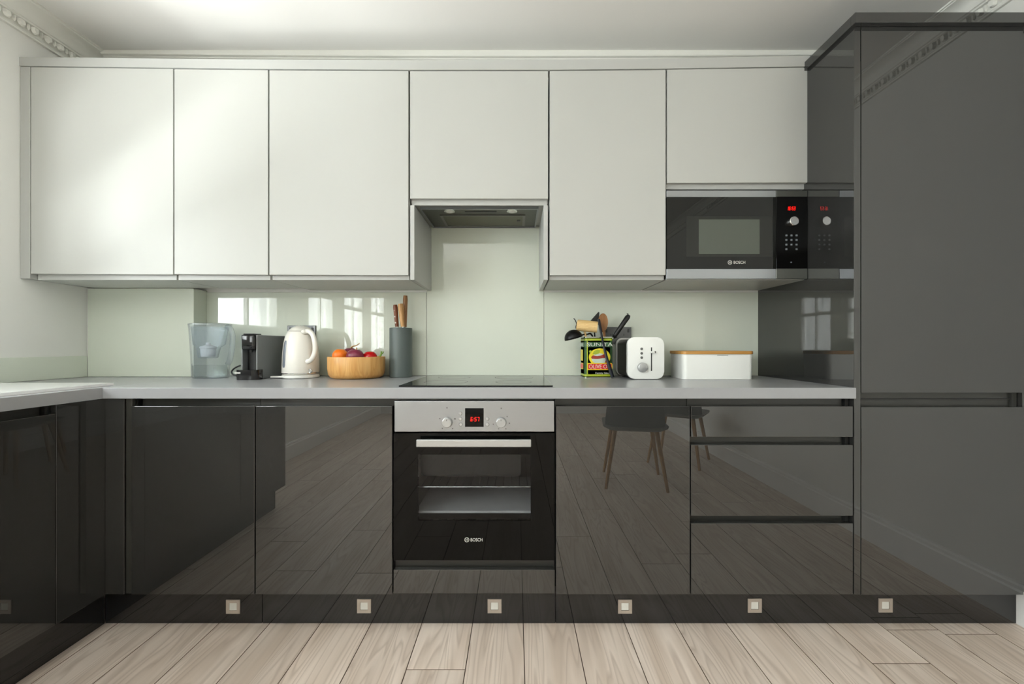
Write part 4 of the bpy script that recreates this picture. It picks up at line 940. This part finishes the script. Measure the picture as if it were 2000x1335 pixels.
# left face print
xs_ = tc_[0] - hw - 0.0006
def lface(y0, y1, z0, z1, m, nm): link(nm, bm_box(xs_ - 0.0004, xs_, Y(td) + y0, Y(td) + y1, ZC + z0, ZC + z1), m, body)
lface(0.030, 0.108, 0.040, 0.070, 'tin_yellow', 'printed_label')
xs_ -= 0.0005; lface(0.034, 0.108, 0.044, 0.066, 'tin_red', 'printed_label')
lface(0.040, 0.105, 0.080, 0.135, 'tin_yellow', 'printed_wreath'); lface(0.034, 0.108, 0.152, 0.166, 'tin_pale', 'printed_band')

# utensils standing in the tin
UGR = 'cooking utensils in the olive oil tin'
def up(px, py, D): return Vector((X(px, D), Y(D), Z(py, D)))
zin = ZC + 0.03
def inside(px, dy): return Vector((X(px, td + 0.06), tc_[1] + dy, zin))
# ladle
t = thing('ladle', 'black ladle with its bowl hanging out left of the tin', 'ladle', tuple(inside(1175, -0.035)), UGR)
bc = up(1120.5, 660.5, td + 0.005)
bm = bm_lathe([(0.044 * math.cos(a), 0.044 * 0.95 * math.sin(a)) for a in [PI / 2 * k / 10 for k in range(11)]], (0, 0, 0), 32, close=False)
bmesh.ops.solidify(bm, geom=bm.faces[:], thickness=0.0025)
xform(bm, Matrix.Translation(bc) @ Euler((math.radians(-6), math.radians(-14), 0)).to_matrix().to_4x4())
link('scoop', bm, 'black', t, smooth=50)
link('handle', bm_tube(smooth_path([bc + Vector((0.030, 0.010, 0.014)), up(1146, 652.5, td + 0.02), up(1158, 658, td + 0.025), inside(1175, -0.035)]), 0.0065, 10, 0.6), 'black', t, smooth=50)
# meat mallet
t = thing('wooden_mallet', 'pale beech mallet head lying across the tin opening', 'mallet', tuple(inside(1150, 0.0)), UGR)
a, b = up(1126.5, 634.5, td + 0.012), up(1167.0, 638.5, td - 0.006)
hd2 = link('head', bm_tube([a, a + (b - a) * 0.04, a + (b - a) * 0.5, a + (b - a) * 0.80, b], [0.022, 0.0265, 0.0275, 0.027, 0.026], 24), 'beech', t, smooth=40)
link('handle', bm_tube([up(1141.5, 646, td + 0.01), up(1146.0, 664, td + 0.03), inside(1152, 0.0)], 0.0058, 12), 'beech', t, smooth=50)
# turner blade behind
t = thing('turner', 'black pointed turner blade sticking up behind the mallet', 'turner', tuple(inside(1165, 0.02)), UGR)
D = td + 0.045
link('blade', bm_prism([(X(a, D), Z(b, D)) for a, b in ((1168.8, 608.5), (1171, 610), (1168.5, 634), (1150, 634), (1152.5, 627))], Y(D), Y(D + 0.003), 0.0008, 1), 'black', t)
link('handle', bm_tube([up(1160, 633, D + 0.0015), up(1162, 660, D), inside(1166, 0.02)], 0.005, 10, 0.7), 'black', t, smooth=50)
# wooden spoon
t = thing('wooden_spoon', 'brown wooden spoon standing upright behind the dark spatula', 'spoon', tuple(inside(1182, 0.0)), UGR)
D = td + 0.028; sc = up(1177.8, 630, D)
bm = bmesh.new(); bmesh.ops.create_uvsphere(bm, u_segments=24, v_segments=14, radius=1.0)
for v in bm.verts:
    v.co = Vector((v.co.x * 0.0245 * (1 - 0.18 * (v.co.z < 0) * -v.co.z), v.co.y * 0.009, v.co.z * 0.046))
    if v.co.y < 0: v.co.y *= -0.35
xform(bm, Matrix.Translation(sc)); link('bowl', bm, 'spoon', t, smooth=80)
link('handle', bm_tube([up(1179.5, 644, D), up(1181.0, 665, D + 0.005), inside(1182, 0.0)], [0.007, 0.0055, 0.0055], 12), 'spoon', t, smooth=50)
# thick black handle leaning to the right
t = thing('black_handled_utensil', 'utensil with thick black handle leaning right over the socket', 'utensil', tuple(inside(1178, 0.03)), UGR)
D = td + 0.05; p0, p1 = up(1200.5, 655.5, D), up(1228.5, 615.0, D)
hn = link('handle', bm_tube([p0, p0 + (p1 - p0) * 0.08, p0 + (p1 - p0) * 0.5, p0 + (p1 - p0) * 0.9, p1], [0.009, 0.0115, 0.0115, 0.0125, 0.008], 14), 'black', t, smooth=50)
link('hanging_loop', bm_tube(smooth_path([p1 + Vector((-0.006, 0, 0.002)), p1 + Vector((-0.010, 0, 0.008)), p1 + Vector((-0.002, 0, 0.006))]), 0.0012, 6), 'black', hn)
link('collar', bm_tube([p0 - (p1 - p0) * 0.10, p0], [0.006, 0.0145], 14), 'black', t, smooth=50)
link('shaft', bm_tube([p0 - (p1 - p0) * 0.09, up(1193, 664, D), inside(1178, 0.03)], 0.004, 10), 'chrome', t, smooth=50)
# wire whisk-like loop at the left
t = thing('wire_masher', 'thin black wire utensil tip poking out left of the mallet', 'utensil', tuple(inside(1158, 0.035)), UGR)
D = td + 0.04
link('wire', bm_tube(smooth_path([up(1120.5, 621.5, D), up(1123.5, 625, D), up(1126, 632, D), up(1125, 640, D), up(1132, 652, D), up(1146, 660, D), inside(1158, 0.035)]), 0.0022, 8), 'black', t, smooth=60)
# long dark spatula leaning on the front of the tin
sp = thing('spatula', 'long dark navy spatula leaning against the front of the tin', 'spatula', (X(1197, td - 0.05), Y(td - 0.05), ZC), UGR)
q = [up(1169.5, 623, td + 0.000), up(1174, 650, td - 0.010), up(1181, 683, td - 0.018), up(1189, 712, td - 0.022), up(1196.5, 735.5, td - 0.025)]
q[-1].z = ZC + 0.006
link('handle', bm_tube(smooth_path(q, 6), [0.0085] * 6 + [0.0072] * 6 + [0.0090] * 6 + [0.0115] * 7, 12, 0.5), 'navy', sp, smooth=50)

# --- toaster
tod = 1.868; a0, a1 = X(1226.2, tod), X(1297.3, tod); z0, z1 = ZC + 0.003, Z(658, tod)
txc, tzc = (a0 + a1) / 2, (z0 + z1) / 2; hx, hz = (a1 - a0) / 2, (z1 - z0) / 2
to = thing('toaster', 'toaster with rounded white front and dark metal sides', 'toaster', (txc, Y(tod + 0.11), ZC))
fr = link('front_panel', bm_prism(rrect(txc, tzc, hx, hz, 0.030, 8), Y(tod), Y(tod + 0.022), 0.004, 3), 'white_plastic', to, smooth=35)
link('back_panel', bm_prism(rrect(txc, tzc, hx, hz, 0.030, 8), Y(tod + 0.215), Y(tod + 0.235), 0.004, 3), 'white_plastic', to, smooth=35)
bd_ = link('body', bm_prism(rrect(txc, tzc - 0.002, hx - 0.005, hz - 0.006, 0.028, 8), Y(tod + 0.0222), Y(tod + 0.2148)), 'hood_steel', to, smooth=35)
for dx in (-0.028, 0.028): link('bread_slot', bm_box(txc + dx - 0.014, txc + dx + 0.014, Y(tod + 0.04), Y(tod + 0.195), z1 - 0.0085, z1 - 0.0074), 'black', bd_)
for dx in (-0.05, 0.05):
    for dd in (0.03, 0.2): link('foot', bm_lathe([(0.010, 0), (0.010, 0.0034), (0, 0.0034)], (txc + dx, Y(tod + dd), ZC), 12), 'black', to)
def tx_(px): return X(px, tod)
def tz_(py): return Z(py, tod)
link('lever_slot', bm_box(tx_(1271.4), tx_(1273.6), Y(tod - 0.0006), Y(tod + 0.001), tz_(724), tz_(678)), 'black', fr)
lv = link('lever', bm_box(tx_(1268.5), tx_(1276.5), Y(tod - 0.020), Y(tod - 0.0007), tz_(689), tz_(685.5), 0.002, 2), 'white_plastic', fr)
link('lever_mark', bm_box(tx_(1277), tx_(1281), Y(tod - 0.0008), Y(tod), tz_(689), tz_(685.2), 0.0003, 1), 'print_grey', fr)
for py in (681, 689.7, 698): link('button', bm_lathe([(0.0060, 0.001), (0.0060, -0.0015), (0.004, -0.0022), (0, -0.0022)], (tx_(1253.2), Y(tod), tz_(py)), 16, 'Y'), 'print_grey', fr)
link('dial', bm_lathe([(0.0225, 0.001), (0.0225, -0.006), (0.021, -0.013), (0.018, -0.015), (0, -0.015)], (tx_(1254.5), Y(tod), tz_(717)), 32, 'Y'), 'silver', fr, smooth=35)

# --- bread bin
bbd = 1.868; b0, b1 = X(1334.5, bbd), X(1473, bbd); bt = Z(691.5, bbd)
bxm = (b0 + b1) / 2; bhx = (b1 - b0) / 2; bhy = 0.086; byc = Y(bbd + bhy)
bb = thing('bread_bin', 'white bread bin with flat bamboo lid at the right end of the worktop', 'bread bin', (bxm, byc, ZC))
secs = []
for i in range(25):
    z = ZC + 0.001 + (bt - ZC - 0.001) * i / 24; g_ = 0.0005 if i % 2 else 0.0
    secs.append((z, bxm, byc, bhx - 0.002 + 0.002 * i / 24 - g_, bhy - g_, 0.022))
bdy = link('body', bm_loft(secs, 6), 'white_plastic', bb, smooth=20)
lidb = link('lid', bm_loft([(bt + 0.0004, bxm, byc, bhx + 0.002, bhy + 0.003, 0.024), (bt + 0.0014, bxm, byc, bhx + 0.003, bhy + 0.004, 0.025), (Z(685.2, bbd) - 0.001, bxm, byc, bhx + 0.003, bhy + 0.004, 0.025), (Z(685.2, bbd), bxm, byc, bhx + 0.002, bhy + 0.003, 0.024)], 6), 'bamboo_lid', bb, smooth=25)
for k in range(9):
    link('printed_mark', bm_box(X(1401 + 2.4 * k, bbd), X(1402.6 + 2.4 * k, bbd), byc - bhy - 0.0006, byc - bhy + 0.0002, Z(694.2, bbd), Z(693.0, bbd)), 'print_grey', bdy)

# ------------------------------------------------------------------ dining chairs behind the camera (seen as reflections)
def chair(x, D, rot, label):
    ch = thing('dining_chair', label, 'chair', (x, Y(D), 0.0), 'dining chairs behind the viewer')
    p = wloc(ch)
    R = Matrix.Translation(p) @ Matrix.Rotation(rot, 4, 'Z')
    bm = bm_loft([(0.43, 0, 0, 0.20, 0.19, 0.08), (0.45, 0, 0, 0.235, 0.225, 0.10), (0.465, 0, 0, 0.24, 0.23, 0.10), (0.458, 0, 0, 0.20, 0.19, 0.09)], 6)
    link('seat', xform(bm, R), 'chair_shell', ch, smooth=40)
    bm = bmesh.new(); rows = []
    for i in range(9):
        z = 0.45 + 0.36 * i / 8; w = 0.22 * (1 - 0.25 * (i / 8) ** 2)
        rows.append([bm.verts.new((w * s, -0.20 - 0.06 * i / 8 + 0.10 * s * s, z)) for s in [k / 5 - 1 for k in range(11)]])
    for A, B in zip(rows, rows[1:]):
        for k in range(10): bm.faces.new((A[k], A[k + 1], B[k + 1], B[k]))
    bmesh.ops.solidify(bm, geom=bm.faces[:], thickness=0.012)
    link('backrest', xform(bm, R), 'chair_shell', ch, smooth=50)
    for sx in (-1, 1):
        for sy in (-1, 1):
            link('leg', xform(bm_tube([(0.15 * sx, 0.14 * sy, 0.44), (0.22 * sx, 0.21 * sy, 0.0)], [0.018, 0.011], 12), R), 'oak_handle', ch, smooth=50)
chair(0.92, -0.18, math.radians(190), 'grey shell dining chair with splayed wooden legs, reflected right of the oven')
chair(1.50, -0.75, math.radians(215), 'grey shell dining chair with splayed wooden legs near the right wall')
